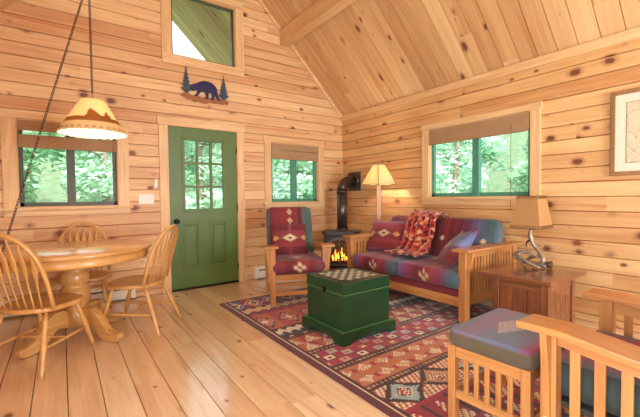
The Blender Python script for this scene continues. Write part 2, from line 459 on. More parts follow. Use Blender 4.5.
# ceiling: boards running up both slopes, carried out over a porch in front of the door wall
mb = MB(); y = YF - 0.3; YP = 2.5
n = 0
yk = math.floor(y / 0.168) * 0.168
for side in (0, 1):
    y = yk
    def R(xx, yy, d): return (xx if side == 0 else XL - xx, yy, ZE + SL * (-xx) + d)
    while y < YP:
        a, b = y, min(y + 0.168, YP)
        for (p, dp), (q, dq) in (((a, .022), (a + G, 0)), ((a + G, 0), (b - G, 0)), ((b - G, 0), (b, .022))):
            mb.add([R(0.45, p, dp), R(0.45, q, dq), R(XR, q, dq), R(XR, p, dp)], [[0, 1, 2, 3]])
        y += 0.168
    mb.add([R(0.45, yk, .2), R(0.45, YP, .2), R(XR, YP, .2), R(XR, yk, .2)], [[0, 1, 2, 3]])
    mb.add([R(0.45, yk, 0), R(0.45, YP, 0), R(0.45, YP, .2), R(0.45, yk, .2)], [[0, 1, 2, 3]])
    mb.add([R(0.45, YP, 0), R(XR, YP, 0), R(XR, YP, .2), R(0.45, YP, .2)], [[0, 1, 2, 3]])
struct(mb.build('ceiling', 'ceil'))
# purlins
struct(B(-1.16, -1.02, YF, 0.0, 3.385, roof_z(-1.10) + .02).build('trim_1', 'trim_y'))
struct(B(XL + 1.02, XL + 1.16, YF, 0.0, 3.385, roof_z(-1.10) + .02).build('trim_2', 'trim_y'))
struct(B(XR - .07, XR + .07, YF, 0.0, ZR - .28, ZR - .04).build('trim_3', 'trim_y'))
# flat trim where the right wall meets the slope, and along the gable
struct(B(-0.02, 0.0, YF, 0, 2.40, 2.485, 0.003).build('trim_4', 'trim_y'))
mb = MB(); mb.beam((-0.02, -0.012, ZE - .025), (-1.02, -0.012, roof_z(-1.02) - .025), 0.02, 0.05); struct(mb.build('trim_5', 'trim_x'))
mb = MB(); mb.beam((-1.16, -0.012, roof_z(-1.16) - .025), (XR, -0.012, ZR - .03), 0.02, 0.05); struct(mb.build('trim_6', 'trim_x'))

# ------------------------------------------------------------------ windows
def window(name, P, o, sash='sash', mull=True, casing=0.11, sill=True, cap=True, blind_z=None, sashw=0.045):
    """P(u, z, d): d > 0 goes outwards through the wall"""
    root = sempty(name)
    u0, u1, z0, z1 = o
    def bx(a, b, c, d, e, f, bev=0.002):
        p, q = P(a, c, e), P(b, d, f); return MB().box(p[0], q[0], p[1], q[1], p[2], q[2], bev)
    uax = 'x' if abs(P(1, 0, 0)[0] - P(0, 0, 0)[0]) > .5 else 'y'
    c = casing; zt = z1 + 0.0
    for s, e in ((u0 - c, u0 + .004), (u1 - .004, u1 + c)): bx(s, e, z0, z1, -.02, 0).build('casing', 'trim_z', root)
    bx(u0 - c - (.012 if cap else 0), u1 + c + (.012 if cap else 0), z1, z1 + c * .75, -.024, 0).build('head_casing', 'trim_' + uax, root)
    if not sill: bx(u0 - c, u1 + c, z0 - c, z0, -.022, 0).build('casing', 'trim_' + uax, root)
    for a in (bx(u0, u0 + .012, z0, z1, 0, .12), bx(u1 - .012, u1, z0, z1, 0, .12)): a.build('jamb', 'trim_z', root)
    for a in (bx(u0, u1, z1 - .012, z1, 0, .12), bx(u0, u1, z0, z0 + .012, 0, .12)): a.build('jamb', 'trim_' + uax, root)
    if sill:
        bx(u0 - c - .03, u1 + c + .03, z0 - .025, z0 + .002, -.045, 0, .004).build('window_sill', 'trim_' + uax, root)
        bx(u0 - c, u1 + c, z0 - .085, z0 - .025, -.018, 0).build('apron', 'trim_' + uax, root)
    a, b, e, f = u0 + .012, u1 - .012, z0 + .012, z1 - .012; w = sashw
    m = (a + b) / 2
    fr = MB()
    def add(a_, b_, c_, d_, d0=.045, d1=.085):
        p, q = P(a_, c_, d0), P(b_, d_, d1); fr.box(p[0], q[0], p[1], q[1], p[2], q[2], .003)
    add(a, a + w * .7, e, f); add(b - w * .7, b, e, f); add(a, b, e, e + w * .8); add(a, b, f - w * .8, f)
    if mull: add(m - w * .75, m + w * .75, e, f, .035, .09)
    fr.build('sash', sash, root)
    gl = bx(a + .01, b - .01, e + .01, f - .01, .062, .066, 0); gl.build('pane', 'glass', root)
    return root
window('window_1', PA, W1, 'sash_dark', sashw=.05)
window('window_2', PA, WT, 'sash_dark', mull=False, sill=False, cap=False, casing=.11, sashw=.03)
window('window_3', PA, W3, 'sash', sashw=.06, casing=.10)
window('window_4', PB, W4, 'sash', sashw=.055, casing=.09)
window('added_window_5', PL, WL, 'sash_dark')  # unseen left wall window, added to bring in fill light
window('added_window_6', PF, WF, 'sash_dark')  # unseen window behind the camera, added and placed for its fill light

# ------------------------------------------------------------------ door
d = sempty('door_1')
mb = MB(); X0, X1, Z0, Z1 = -2.742, -1.863, 0.02, 2.042
gx0, gx1, gz0, gz1 = -2.565, -2.035, 1.00, 1.905
YD0, YD1 = 0.01, 0.055
mb.box(X0, gx0, YD0, YD1, Z0, Z1, .002); mb.box(gx1, X1, YD0, YD1, Z0, Z1, .002)
mb.box(gx0 - .001, gx1 + .001, YD0, YD1, gz1, Z1, .002)
# lower part with two recessed panels
pan = [(-2.60, -2.39), (-2.235, -2.025)]; pz0, pz1 = .275, .84
xs = [gx0 - .001, pan[0][1], pan[1][0], gx1 + .001]
mb.box(gx0, gx1, YD0, YD1, pz1, gz0, 0); mb.box(gx0, gx1, YD0, YD1, Z0, pz0, 0)
mb.box(pan[0][1], pan[1][0], YD0, YD1, pz0, pz1, 0)
slab = mb.build('door_slab', 'door', d)
# widen the stiles' inner strips up to the panels
MB()
for (a, b) in pan:
    q = MB(); q.box(a - .004, b + .004, YD0 + .014, YD1 - .006, pz0 - .004, pz1 + .004)
    q.box(a + .035, b - .035, YD0 - .001, YD1 - .01, pz0 + .035, pz1 - .035, .008); q.build('door_panel', 'door', d)
    q = MB()
    for (c0, c1, e0, e1) in ((a - .012, a + .012, pz0 - .012, pz1 + .012), (b - .012, b + .012, pz0 - .012, pz1 + .012), (a, b, pz0 - .012, pz0 + .012), (a, b, pz1 - .012, pz1 + .012)):
        q.box(c0, c1, YD0 - .007, YD0 + .01, e0, e1, .005)
    q.build('panel_moulding', 'door', d)
q = MB(); w = .02
for a in (gx0, gx1): q.box(a - .018, a + .018, YD0 - .008, YD1, gz0 - .018, gz1 + .018, .004)
for a in (gz0, gz1): q.box(gx0, gx1, YD0 - .008, YD1, a - .018, a + .018, .004)
q.build('lite_frame', 'door', d)
q = MB()
for i in (1, 2):
    a = gx0 + (gx1 - gx0) * i / 3; q.box(a - .014, a + .014, YD0 - .004, YD1 - .005, gz0, gz1, .002)
    a = gz0 + (gz1 - gz0) * i / 3; q.box(gx0, gx1, YD0 + .001, YD1 - .006, a - .014, a + .014, .002)
q.build('muntins', 'door', d)
B(gx0, gx1, .03, .034, gz0, gz1).build('pane', 'glass', d)
for z in (.22, 1.02, 1.80): B(-1.868, -1.848, -.006, .012, z - .045, z + .045, .002).build('hinge', 'hinge', d)
T = Matrix.Translation((-2.665, .008, .87)) @ Matrix.Rotation(PI / 2, 4, 'X')
h = MB(); h.lathe([(.03, 0), (.03, .006), (.012, .01), (.012, .035), (.026, .045), (.03, .058), (.02, .068), (.002, .07)], 16, T=T); h.build('door_knob', 'hinge', d)
B(X0, X1, -.02, .14, 0, .018, .003).build('threshold', 'hinge', d)
for s, e in ((-2.85, -2.745), (-1.86, -1.755)): B(s, e, -.02, 0, 0, 2.045, .002).build('casing', 'trim_z', d)
B(-2.865, -1.74, -.024, 0, 2.045, 2.15, .002).build('head_casing', 'trim_x', d)
for a in (B(-2.757, -2.743, 0, .14, 0, 2.045), B(-1.862, -1.848, 0, .14, 0, 2.045)): a.build('jamb', 'trim_z', d)
B(-2.757, -1.848, 0, .14, 2.043, 2.055).build('jamb', 'trim_x', d)

# ------------------------------------------------------------------ blinds
def blind(P, o, zb, label, zval, cords=()):
    u0, u1 = o[0] + .014, o[1] - .014; z1 = o[3] - .012
    r = thing('bamboo_blind', label, 'blind', P((u0 + u1) / 2, zb, -.01), 0, None)
    inv = Vector(P((u0 + u1) / 2, zb, -.01))
    def bx(a, b, c, d_, e, f, bev=.002, n='valance', m='blind'):
        p, q = Vector(P(a, c, e)) - inv, Vector(P(b, d_, f)) - inv; return MB().box(p[0], q[0], p[1], q[1], p[2], q[2], bev).build(n, m, r)
    bx(u0, u1, zval, z1, -.012, .012, .003, 'valance', 'blind')
    q = MB()
    def ad(c, d_, e, f):
        p, w = Vector(P(u0 + .004, c, e)) - inv, Vector(P(u1 - .004, d_, f)) - inv; q.box(p[0], w[0], p[1], w[1], p[2], w[2], .002)
    for i in range(5): ad(zb + .012 + i * .005, zb + .115 + i * .004, -.016 + i * .006, -.012 + i * .006)
    ad(zb, zb + .018, -.018, .014)
    q.build('folded_stack', 'blind', r)
    q = MB(); z = zb + .13
    while z < zval: 
        p, w = Vector(P(u0 + .004, z, .016)) - inv, Vector(P(u1 - .004, z + .004, .02)) - inv; q.box(p[0], w[0], p[1], w[1], p[2], w[2]); z += .022
    if q.v: q.build('slats', 'blind', r)
    for (u, zl) in cords:
        a = Vector(P(u, zb + .1, -.03)) - inv; b = Vector(P(u, zl, -.03)) - inv
        MB().tube([a, b], .0022, 6).build('pull_cord', 'thread', r)
    return r
blind(PA, W1, 1.68, 'wide woven bamboo blind raised over the dining table window', 1.85, [(-3.33, 1.15)])
blind(PA, W3, 1.715, 'narrow woven bamboo blind on the window between door and stove', 1.85)
blind(PB, W4, 1.79, 'woven bamboo blind raised above the loveseat window', 1.90, [(-2.78, 1.0)])

# ------------------------------------------------------------------ fittings on the door wall
sp = thing('light_switch_plate', 'cream three-switch wall plate between dining window and green door', 'light switch', (-3.00, -.004, 1.15))
B(-.083, .083, -.004, .004, -.058, .058, .002).build('plate', 'white', sp)
for i in (-1, 0, 1):
    B(-.007 + i * .046, .007 + i * .046, -.014, -.003, -.014, .012, .002).build('toggle', 'white', sp)
rm = thing('wall_remote', 'small white remote in a holder on the wall above the switch plate', 'remote control', (-2.895, -.004, 1.34))
B(-.02, .02, -.012, .004, -.055, .03, .006).build('holder', 'white', rm)
B(-.016, .016, -.022, -.011, -.045, .05, .006).build('handset', 'white', rm)
def heater(x0, x1, label):
    r = thing('baseboard_heater', label, 'heater', ((x0 + x1) / 2, -.035, 0)); L = (x1 - x0) / 2
    MB().prism([(.033, .02), (-.03, .02), (-.035, .04), (-.035, .12), (-.015, .165), (.033, .175)], -L + .04, L - .04, 'yz').build('body', 'white', r)
    for s in (-1, 1): B(s * L, s * (L - .042), -.04, .034, .015, .18, .003).build('end_cap', 'white', r)
    B(-L + .05, L - .05, -.037, -.033, .125, .14).build('grille_slot', 'hinge', r)
heater(-4.35, -3.15, 'long white baseboard heater under the dining window')
heater(-1.64, -.95, 'short white baseboard heater behind the patterned armchair by the door')

# metal wall art
ba = thing('bear_wall_art', 'flat metal wall art of a walking black bear between two pines above the door', 'wall art', (-2.28, -.02, 2.40))
def blob(pts, y0, y1, name, mat, yy=0):
    MB().prism(pts, y0, y1, 'xz').build(name, mat, ba)
bear = [(-.17,.10),(-.185,.125),(-.19,.15),(-.18,.172),(-.16,.185),(-.145,.2),(-.13,.197),(-.115,.205),(-.08,.225),(-.04,.245),(.0,.255),(.05,.252),(.09,.24),(.13,.21),(.155,.165),(.16,.12),
        (.175,.075),(.195,.05),(.2,.03),(.165,.03),(.15,.055),(.125,.085),(.115,.07),(.11,.03),(.07,.025),(.068,.04),(.085,.055),(.082,.09),(.06,.115),(.045,.105),(.04,.07),(.035,.03),(-.0,.022),(.0,.04),(.01,.055),(.0,.09),(-.02,.115),
        (-.045,.11),(-.07,.09),(-.09,.06),(-.1,.045),(-.135,.04),(-.14,.055),(-.115,.075),(-.1,.105),(-.11,.125),(-.135,.11)]
blob(bear[::-1], -.012, -.006, 'bear', 'bearcol')
def pine(cx, z0, h, w, n=6):
    L = [(cx - .008, z0)]; 
    for i in range(n):
        f = i / n; L += [(cx - w * (1 - f) * .9, z0 + .05 + h * f * .9), (cx - w * (1 - f) * .38, z0 + .05 + h * (f * .9 + .11))]
    Rr = [(2 * cx - a, b + .004 * ((i % 2) * 2 - 1)) for i, (a, b) in enumerate(L)][::-1]
    return L + [(cx, z0 + .06 + h)] + Rr
blob(pine(-.235, .07, .29, .075)[::-1], -.010, -.004, 'pine_tree', 'pinegreen'); blob(pine(.245, .05, .27, .08, 7)[::-1], -.010, -.004, 'pine_tree', 'pinegreen')
base = [(-.31,.03),(-.28,.062),(-.22,.07),(-.17,.05),(-.1,.05),(0,.035),(.1,.035),(.2,.045),(.28,.05),(.31,.03),(.30,-.01),(.25,-.005),(.22,-.02),(.16,-.005),(.12,-.018),(.05,-.008),(.02,-.03),(-.03,-.035),(-.08,-.015),(-.14,-.03),(-.18,-.005),(-.22,-.01),(-.25,.01)]
blob(base[::-1], -.006, .0, 'ground_base', 'rustmetal')
for x_ in (-.2, .2): B(x_ - .01, x_ + .01, -.002, .02, .0, .02).build('mounting_tab', 'hinge', ba)

# ================================================================== DINING CORNER
def sstep(a, b, t):
    t = max(0, min(1, (t - a) / (b - a))); return t * t * (3 - 2 * t)
TC = (-3.745, -1.02)
t = thing('dining_table', 'round honey oak pedestal dining table under the pendant lamp', 'table', (TC[0], TC[1], 0))
RT = .585
MB().lathe([(0.001, .722), (RT - .02, .722), (RT, .728), (RT + .004, .738), (RT, .749), (RT - .008, .754), (0.001, .754)], 72).build('tabletop', 'tabletop', t)
MB().lathe([(RT - .05, .655), (RT - .028, .655), (RT - .022, .665), (RT - .022, .7215), (RT - .05, .7215)], 72).build('apron', 'dine_x', t)
MB().box(-.36, .36, -.2, -.14, .66, .721, .004).box(-.36, .36, .14, .2, .66, .721, .004).build('runner', 'hinge', t)
MB().box(-.25, .25, -.25, .25, .635, .659, .01).build('top_plate', 'dine_x', t)
MB().lathe([(.12, .634), (.125, .60), (.1, .585), (.098, .56), (.118, .54), (.122, .5), (.118, .46), (.1, .445), (.1, .43), (.122, .41), (.13, .36), (.122, .3), (.1, .27), (.1, .25), (.115, .235), (.115, .11), (.08, .1)], 32, T=Matrix.Diagonal((.87, .87, 1, 1))).build('pedestal', 'dine_z', t)
for k in range(4):
    a = math.radians(-52 + 90 * k)
    prof = [(.06, .235), (.13, .262), (.2, .255), (.26, .215), (.31, .15), (.355, .095), (.41, .075), (.455, .07), (.465, .045), (.455, .012), (.41, .0), (.33, .006), (.27, .035), (.22, .09), (.17, .125), (.11, .115), (.06, .1)]
    q = MB(); q.prism(prof, -.032, .032, 'xz'); f = q.build('foot', 'dine_x', t, rotz=a)
    bv = f.modifiers.new('bevel', 'BEVEL'); bv.width = .01; bv.segments = 2; bv.angle_limit = .6

def turned_leg(a, b, r=.017, n=12):
    a, b = Vector(a), Vector(b)
    S = [(0, .55), (.06, .62), (.12, .9), (.15, .72), (.17, 1.0), (.2, .78), (.26, .9), (.45, 1.22), (.62, 1.1), (.70, .8), (.73, 1.15), (.76, .8), (.79, 1.05), (.86, .85), (1, .6)]
    return MB().tube([a.lerp(b, s) for s, _ in S], [r * k for _, k in S], n)
def stretcher(a, b, r=.011):
    a, b = Vector(a), Vector(b)
    S = [(0, .6), (.15, .8), (.35, 1.0), (.42, 1.25), (.45, .95), (.5, 1.3), (.55, .95), (.58, 1.25), (.65, 1.0), (.85, .8), (1, .6)]
    return MB().tube([a.lerp(b, s) for s, _ in S], [r * k for _, k in S], 10)
def windsor(label, loc, rz, H=.90):
    """faces its own +y"""
    c = thing('windsor_chair', label, 'chair', loc, rz, 'bow-back chairs around the dining table')
    out = []
    for i in range(44):
        a = 2 * PI * i / 44; x, y = math.cos(a), math.sin(a)
        w = .24 if y > 0 else .225
        p = 2.6 if y > 0 else 2.2
        r = (abs(x) ** p + abs(y) ** p) ** (-1 / p)
        out.append((w * x * r, (.235 if y > 0 else .215) * y * r))
    q = MB(); rings = [(.90, .385), (.985, .390), (1.0, .402), (.99, .416), (.95, .422), (.82, .417), (.55, .411), (.25, .408)]
    vs = [(x * s, y * s, z) for s, z in rings for x, y in out]; n = 44; fs = []
    for k in range(len(rings) - 1):
        for j in range(n): fs.append([k * n + j, k * n + (j + 1) % n, (k + 1) * n + (j + 1) % n, (k + 1) * n + j])
    fs.append(list(range(n))[::-1]); fs.append([(len(rings) - 1) * n + j for j in range(n)])
    q.add(vs, fs, True); q.build('seat', 'dine_y', c)
    tops = {}; 
    for sx in (-1, 1):
        for sy in (-1, 1):
            A = (sx * .15, sy * .14, .39); Bt = (sx * (.2 if sy > 0 else .225), .255 if sy > 0 else -.285, 0.0)
            turned_leg(Bt, A, .017).build('leg', 'dine_z', c); tops[sx, sy] = (Vector(Bt), Vector(A))
    def on(sx, sy, z): b_, a_ = tops[sx, sy]; return b_.lerp(a_, z / .39)
    mids = []
    for sx in (-1, 1):
        p, q_ = on(sx, -1, .165), on(sx, 1, .165); stretcher(p, q_).build('stretcher', 'dine_y', c); mids.append((p + q_) / 2)
    stretcher(mids[0], mids[1]).build('stretcher', 'dine_x', c)
    # bow
    def bow(tt):
        a = PI * tt
        x = -.218 * math.cos(a) * (1 + .13 * math.sin(a)); s = math.sin(a) ** .62
        z = .415 + (H - .43) * s; return Vector((x, -.155 - .04 * math.sin(a) ** 2 - (z - .415) * .27, z))
    N = 30; path = [bow(i / N) for i in range(N + 1)]
    MB().tube(path, [.0165] * (N + 1), 10, flat=.85).build('bow', 'dine_z', c)
    for i in range(7):
        u = -.15 + .05 * i
        foot = Vector((u, -.178 + .35 * u * u, .412))
        k = min(range(N + 1), key=lambda j: abs(path[j].x - u * 1.18) + (0 if path[j].z > .55 else 9))
        top = path[k].copy(); top.x = u * 1.18
        S = [(0, .006, .006), (.2, .006, .006), (.42, .0075, .006), (.58, .0195, .0055), (.68, .023, .005), (.76, .015, .005), (.9, .0065, .005), (1, .0055, .005)]
        MB().tube([foot.lerp(top, s) for s, _, _ in S], [(a_, b_) for _, a_, b_ in S], 8, up=(0, 1, 0)).build('spindle', 'dine_z', c)
    return c
windsor('bow-back dining chair nearest the camera, its back towards us, left of the table', (-3.955, -1.385, 0), math.radians(-38), .95)
windsor('bow-back dining chair on the door side of the table, seen from its side', (-3.275, -1.08, 0), math.radians(53), .92)
windsor('bow-back dining chair behind the table under the window', (-3.66, -.50, 0), math.radians(176), .92)

# pendant lamp
PX, PY = -3.585, -1.10
LAMP_PEND = (PX, PY, 1.80)
pl = thing('pendant_lamp', 'lit cream pendant lamp with mountain silhouette hanging over the dining table', 'pendant lamp', (PX, PY, 1.70))
q = MB(); N = 96; rows = 48; r0, r1, hh = .25, .088, .272
vs = []; fs = []
for j in range(rows + 1):
    f = j / rows; r = r0 + (r1 - r0) * f 
    for i in range(N):
        a = 2 * PI * i / N; sc_ = .010 * abs(math.sin(a * 12)) if j == 0 else 0
        vs.append((r * math.cos(a), r * math.sin(a), hh * f - sc_))
for j in range(rows):
    for i in range(N): fs.append([j * N + i, j * N + (i + 1) % N, (j + 1) * N + (i + 1) % N, (j + 1) * N + i])
q.add(vs, fs, True); sh = q.build('lamp_shade', 'shade_art', pl)
q = MB(); q.add([(x * (1 - .006 / r0), y * (1 - .006 / r0), z + .001) for x, y, z in vs], fs, True).build('shade_liner', 'liner', sh)
q = MB()
for k_ in range(30):
    a = 2 * PI * k_ / 30; rr = r0 + .002
    for a0, a1 in ((a, a + .12), (a + .12, a)):
        rA, rB = rr - .012 * (r0 - r1) / hh, rr - .030 * (r0 - r1) / hh
        q.tube([(rA * math.cos(a0), rA * math.sin(a0), .012), (rB * math.cos(a1), rB * math.sin(a1), .030)], .0016, 4)
q.build('stitching', 'thread', sh)
sl = sh.modifiers.new('solidify', 'SOLIDIFY'); sl.thickness = .002
def shade_dye(p):
    a = math.atan2(p.y, p.x) / (2 * PI); h = p.z / hh
    ridge = .40 + .34 * max(0, noise.noise(Vector((math.cos(a * 2 * PI) * 2.6, math.sin(a * 2 * PI) * 2.6, .3)))) * 2 + .05 * noise.noise(Vector((a * 40, 1, 0)))
    cream = rgb(255, 242, 208); br = rgb(186, 132, 76)
    if .27 < h < ridge: return br
    if h < .25 and abs(((a * 44) % 1) - .5) < .5 * (abs(h - .14) / .05) < .5 and .05 < h < .11 and False: return rgb(120, 80, 44)
    if h < .27: return mixc(cream, br, .18)
    return cream
dye(sh, shade_dye)
MB().lathe([(.012, .266), (.012, .275), (.008, .285), (.004, .295), (.003, .33)], 16).build('finial_cap', 'brass', pl)
for k in range(3):
    a = 2 * PI * k / 3; MB().tube([(0, 0, .268), (r1 * math.cos(a), r1 * math.sin(a), .268)], .002, 6).build('spider_arm', 'brass', pl)
MB().lathe([(.016, .262), (.018, .21), (.016, .18), (.006, .18)], 12).build('socket', 'white', pl)
MB().lathe([(.004, .07), (.02, .08), (.03, .105), (.028, .13), (.014, .165), (.012, .178)], 16).build('bulb', 'bulb', pl)
def chain(path, pitch=.024, r=.0026, w=.0085, sag=0):
    q = MB(); pts = [Vector(p) for p in path]; acc = 0; k = 0
    segs = [(a, b, (b - a).length) for a, b in zip(pts, pts[1:])]; tot = sum(s[2] for s in segs); d_ = 0
    while d_ < tot - pitch:
        rem = d_ + pitch / 2
        for a, b, L in segs:
            if rem <= L: p = a.lerp(b, rem / L); tdir = (b - a).normalized(); break
            rem -= L
        x = tdir.orthogonal().normalized(); y = tdir.cross(x)
        if k % 2: x = y
        oval = [p + tdir * (pitch * .66 * math.sin(2 * PI * i / 8)) + x * (w * math.cos(2 * PI * i / 8)) for i in range(8)]
        q.tube(oval, r, 5, closed=True); d_ += pitch; k += 1
    return q
ceilz = roof_z(PX) - 1.70
hook = Vector((0, 0, ceilz - .03))
chain([(0, 0, .33), hook]).build('chain', 'chain', pl)
e1 = Vector((-3.634, -1.05, 2.80)) - Vector((PX, PY, 1.70)); e2 = Vector((-4.141, -1.05, .94)) - Vector((PX, PY, 1.70)); 
dirn = (e2 - e1); end = e1 + dirn * ((XL + .01 - (PX + e1.x)) / dirn.x) if False else e1 + dirn * 1.38
mid = e1.copy(); pth = [hook + (e1 - hook) * (i / 8) + Vector((0, 0, -.05 * math.sin(PI * i / 8))) for i in range(8)] + [e1 + (end - e1) * (i / 10) for i in range(11)]
pth += [end + Vector((-.1, .0, -.06)), Vector((XL - PX + .012, end.y, end.z - .04))]
chain(pth).build('swag_chain', 'chain', pl)
MB().tube([p + Vector((.004, 0, 0)) for p in pth], .0022, 6).build('cord', 'brass', pl)
MB().lathe([(.022, ceilz + .01), (.02, ceilz - .012), (.006, ceilz - .02), (.004, ceilz - .035)], 12).build('ceiling_hook', 'brass', pl)

# ================================================================== RUG
BURG, MAG, PURP, TEAL, CREAM, ORNG, DARK, RED, GOLD, TAN = rgb(112, 34, 44), rgb(160, 52, 86), rgb(96, 58, 110), rgb(112, 160, 170), rgb(226, 206, 176), rgb(182, 96, 56), rgb(66, 38, 38), rgb(158, 44, 50), rgb(212, 172, 96), rgb(188, 138, 96)
RX0, RX1, RY0, RY1 = -2.465, -.28, -.88, -4.85
rs = 0.0125; nx = int((RX1 - RX0) / rs); ny = int((RY0 - RY1) / rs)
def tri(x, p): return abs((x / p) % 1 - .5) * 2       # 0..1
def rug_col(x, s):
    """x from the left edge, s from the far edge"""
    W, L = RX1 - RX0, RY0 - RY1
    e = min(x, W - x); 
    if e < .05 or s < .03: return mixc(DARK, BURG, .45)
    if e < .058: return mixc(CREAM, ORNG, .35)
    if e < .085: return DARK
    q = lambda v, g=.02: math.floor(v / g) * g
    xs = q(x)
    if s < .34:                                   # magenta stepped diamonds
        v = q(s - .03); d = abs(v - .155) / .155 + tri(x, .21); 
        if d < .35: return DARK
        if d < .62: return CREAM
        if d < .85: return MAG
        if d < 1.05: return GOLD if int(x / .21) % 2 else TEAL
        return PURP if int(x / .105) % 2 else RED
    if s < .52:
        z = .43 + .05 * (tri(xs, .11) - .5)
        return GOLD if abs(s - z) < .035 else (CREAM if abs(s - z) < .05 else DARK if abs(s - z) < .065 else BURG)
    if s < .60: return DARK if int(xs / .06) % 2 and .54 < s < .58 else RED
    if s < 1.02:                                  # orange field, pink and cream diamonds
        v = s - .81; d = abs(q(v)) / .20 + tri(xs, .25)
        if d < .30: return CREAM
        if d < .5: return ORNG
        if d < .72: return mixc(MAG, CREAM, .35)
        if d < .86: return DARK
        return ORNG if (int(x / .125) % 2) else mixc(RED, ORNG, .4)
    if s < 1.20:
        z = 1.11 + .06 * (tri(xs, .09) - .5)
        return CREAM if abs(s - z) < .04 else (TEAL if s > z and abs(s - z) < .055 else DARK)
    if s < 1.30: return (GOLD if int(x / .045) % 3 == 0 and 1.235 < s < 1.265 else DARK)
    if s < 1.58:                                  # two rows of hatched triangles
        v = (s - 1.30) / .28; row = int(v * 2); v2 = (v * 2) % 1; f = x / .17 + .5 * row; fx = abs((f % 1) - .5) * 2
        if fx < v2 * .9: return CREAM if int((x + s) / .016) % 2 else TAN
        return (RED, mixc(ORNG, RED, .2))[int(x / .085) % 2]
    if s < 1.64: return TAN if int(x / .018) % 2 and abs(s - 1.61) < .012 else DARK
    if s < 1.88:                                  # red with little squares
        r = int((s - 1.64) / .08); cx_ = (x + (.08 if r % 2 else 0)) / .16; fx = (cx_ % 1) - .5; fy = ((s - 1.64) / .08) % 1 - .5
        m = max(abs(fx) * 2, abs(fy) * 1.25); k = (int(cx_) * 7 + r * 5) % 4
        if m < .2: return (DARK, MAG, CREAM, ORNG)[k]
        if m < .46: return (CREAM, mixc(MAG, CREAM, .5), ORNG, mixc(TEAL, CREAM, .4))[k]
        if m < .58 and k == 0: return DARK
        return mixc(RED, MAG, .45)
    if s < 1.95: return TAN if int(x / .018) % 2 and abs(s - 1.915) < .012 else DARK
    if s < 2.20:                                  # tan ground, hatched stars and red lozenges
        v = abs(s - 2.075) / .125; f = (x / .17) % 1; fx = abs(f - .5) * 2; k = int(x / .17) % 2
        row = s > 2.075; g = abs(((x / .17 + .5 * row) % 1) - .5) * 2; w_ = abs(((s - 1.95) / .125) % 1 - .5) * 2
        if g + w_ < .62: return CREAM if int((x - s) / .014) % 2 else TAN
        if g + w_ < .8 and int((x + s) / .012) % 2: return CREAM
        if g > .78 and w_ < .4: return mixc(RED, MAG, .4)
        return mixc(ORNG, TAN, .3)
    if s < 2.26: return TAN if int(x / .018) % 2 and abs(s - 2.23) < .012 else DARK
    if s < 2.50:                                  # big medallions on a dark ground
        c0 = (x - .08) / .31; fx = (c0 % 1) - .5; k = int(c0) % 2; dx, dy = abs(fx) * .31, abs(s - 2.38)
        m = dx + dy * 1.15; saw = .022 * abs(((math.atan2(dy, dx + 1e-6) * 5.2) % 1) * 2 - 1)
        if m < .016: return CREAM
        if m < .032: return RED
        if m < .044: return CREAM
        if m < .060: return BURG
        if m < .068: return CREAM
        if m < .108 + saw: return mixc(TEAL, CREAM, .25) if not k else TAN
        if m > .165: return CREAM if int((x + s * .5) / .018) % 2 else ORNG
        return DARK
    if s < 2.53: return RED
    if s < 2.98:
        v = (s - 2.53) / .225; v2 = v % 1; g = abs(((x / .2 + .5 * (int(v) % 2)) % 1) - .5) * 2
        if g < v2 * .85: return (GOLD, CREAM, RED)[int(x / .016 + s / .016) % 3]
        return DARK if g > .86 else mixc(RED, DARK, .25)
    p = s - 2.98                                   # near end
    if p < .06: return DARK
    d = abs(q(((p - .06) % .3)) - .15) / .15 + tri(xs, .30)
    return CREAM if d < .3 else MAG if d < .55 else PURP if d < .8 else TEAL if d < .92 else DARK if int(x / .15) % 2 else BURG
q = MB(); vs = []; fs = []
for j in range(ny + 1):
    for i in range(nx + 1):
        x, y = RX0 + i * rs, RY0 - j * rs
        vs.append((x - RX0, y - RY0, .0085 + .0012 * noise.noise(Vector((x * 3, y * 3, 0)))))
for j in range(ny):
    for i in range(nx):
        a = j * (nx + 1) + i; fs.append([a, a + nx + 1, a + nx + 2, a + 1])
K = len(vs); ring = [i for i in range(nx + 1)] + [(j + 1) * (nx + 1) - 1 for j in range(1, ny + 1)] + [ny * (nx + 1) + i for i in range(nx - 1, -1, -1)] + [j * (nx + 1) for j in range(ny - 1, 0, -1)]
for a in ring: vs.append((vs[a][0], vs[a][1], 0.0005))
n = len(ring)
for i in range(n): fs.append([ring[i], ring[(i + 1) % n], K + (i + 1) % n, K + i])
q.add(vs, fs)
rug = q.build('kilim_rug', 'rugmat', None, (RX0, RY0, 0))
me = rug.data; at = me.color_attributes.new('dye', 'FLOAT_COLOR', 'CORNER')
for p in me.polygons:
    c = p.center; col = rug_col(max(.001, c.x), max(.001, -c.y))
    w = 1.12 + .14 * noise.noise(Vector((c.x * 9, c.y * 9, 5))) + .05 * (random.random() - .5)
    col = tuple(v * w for v in col[:3]) + (1,)
    for li in p.loop_indices: at.data[li].color = col
tag(rug, 'large banded kilim rug in reds and browns on the plank floor', 'rug')
RUGZ = .010
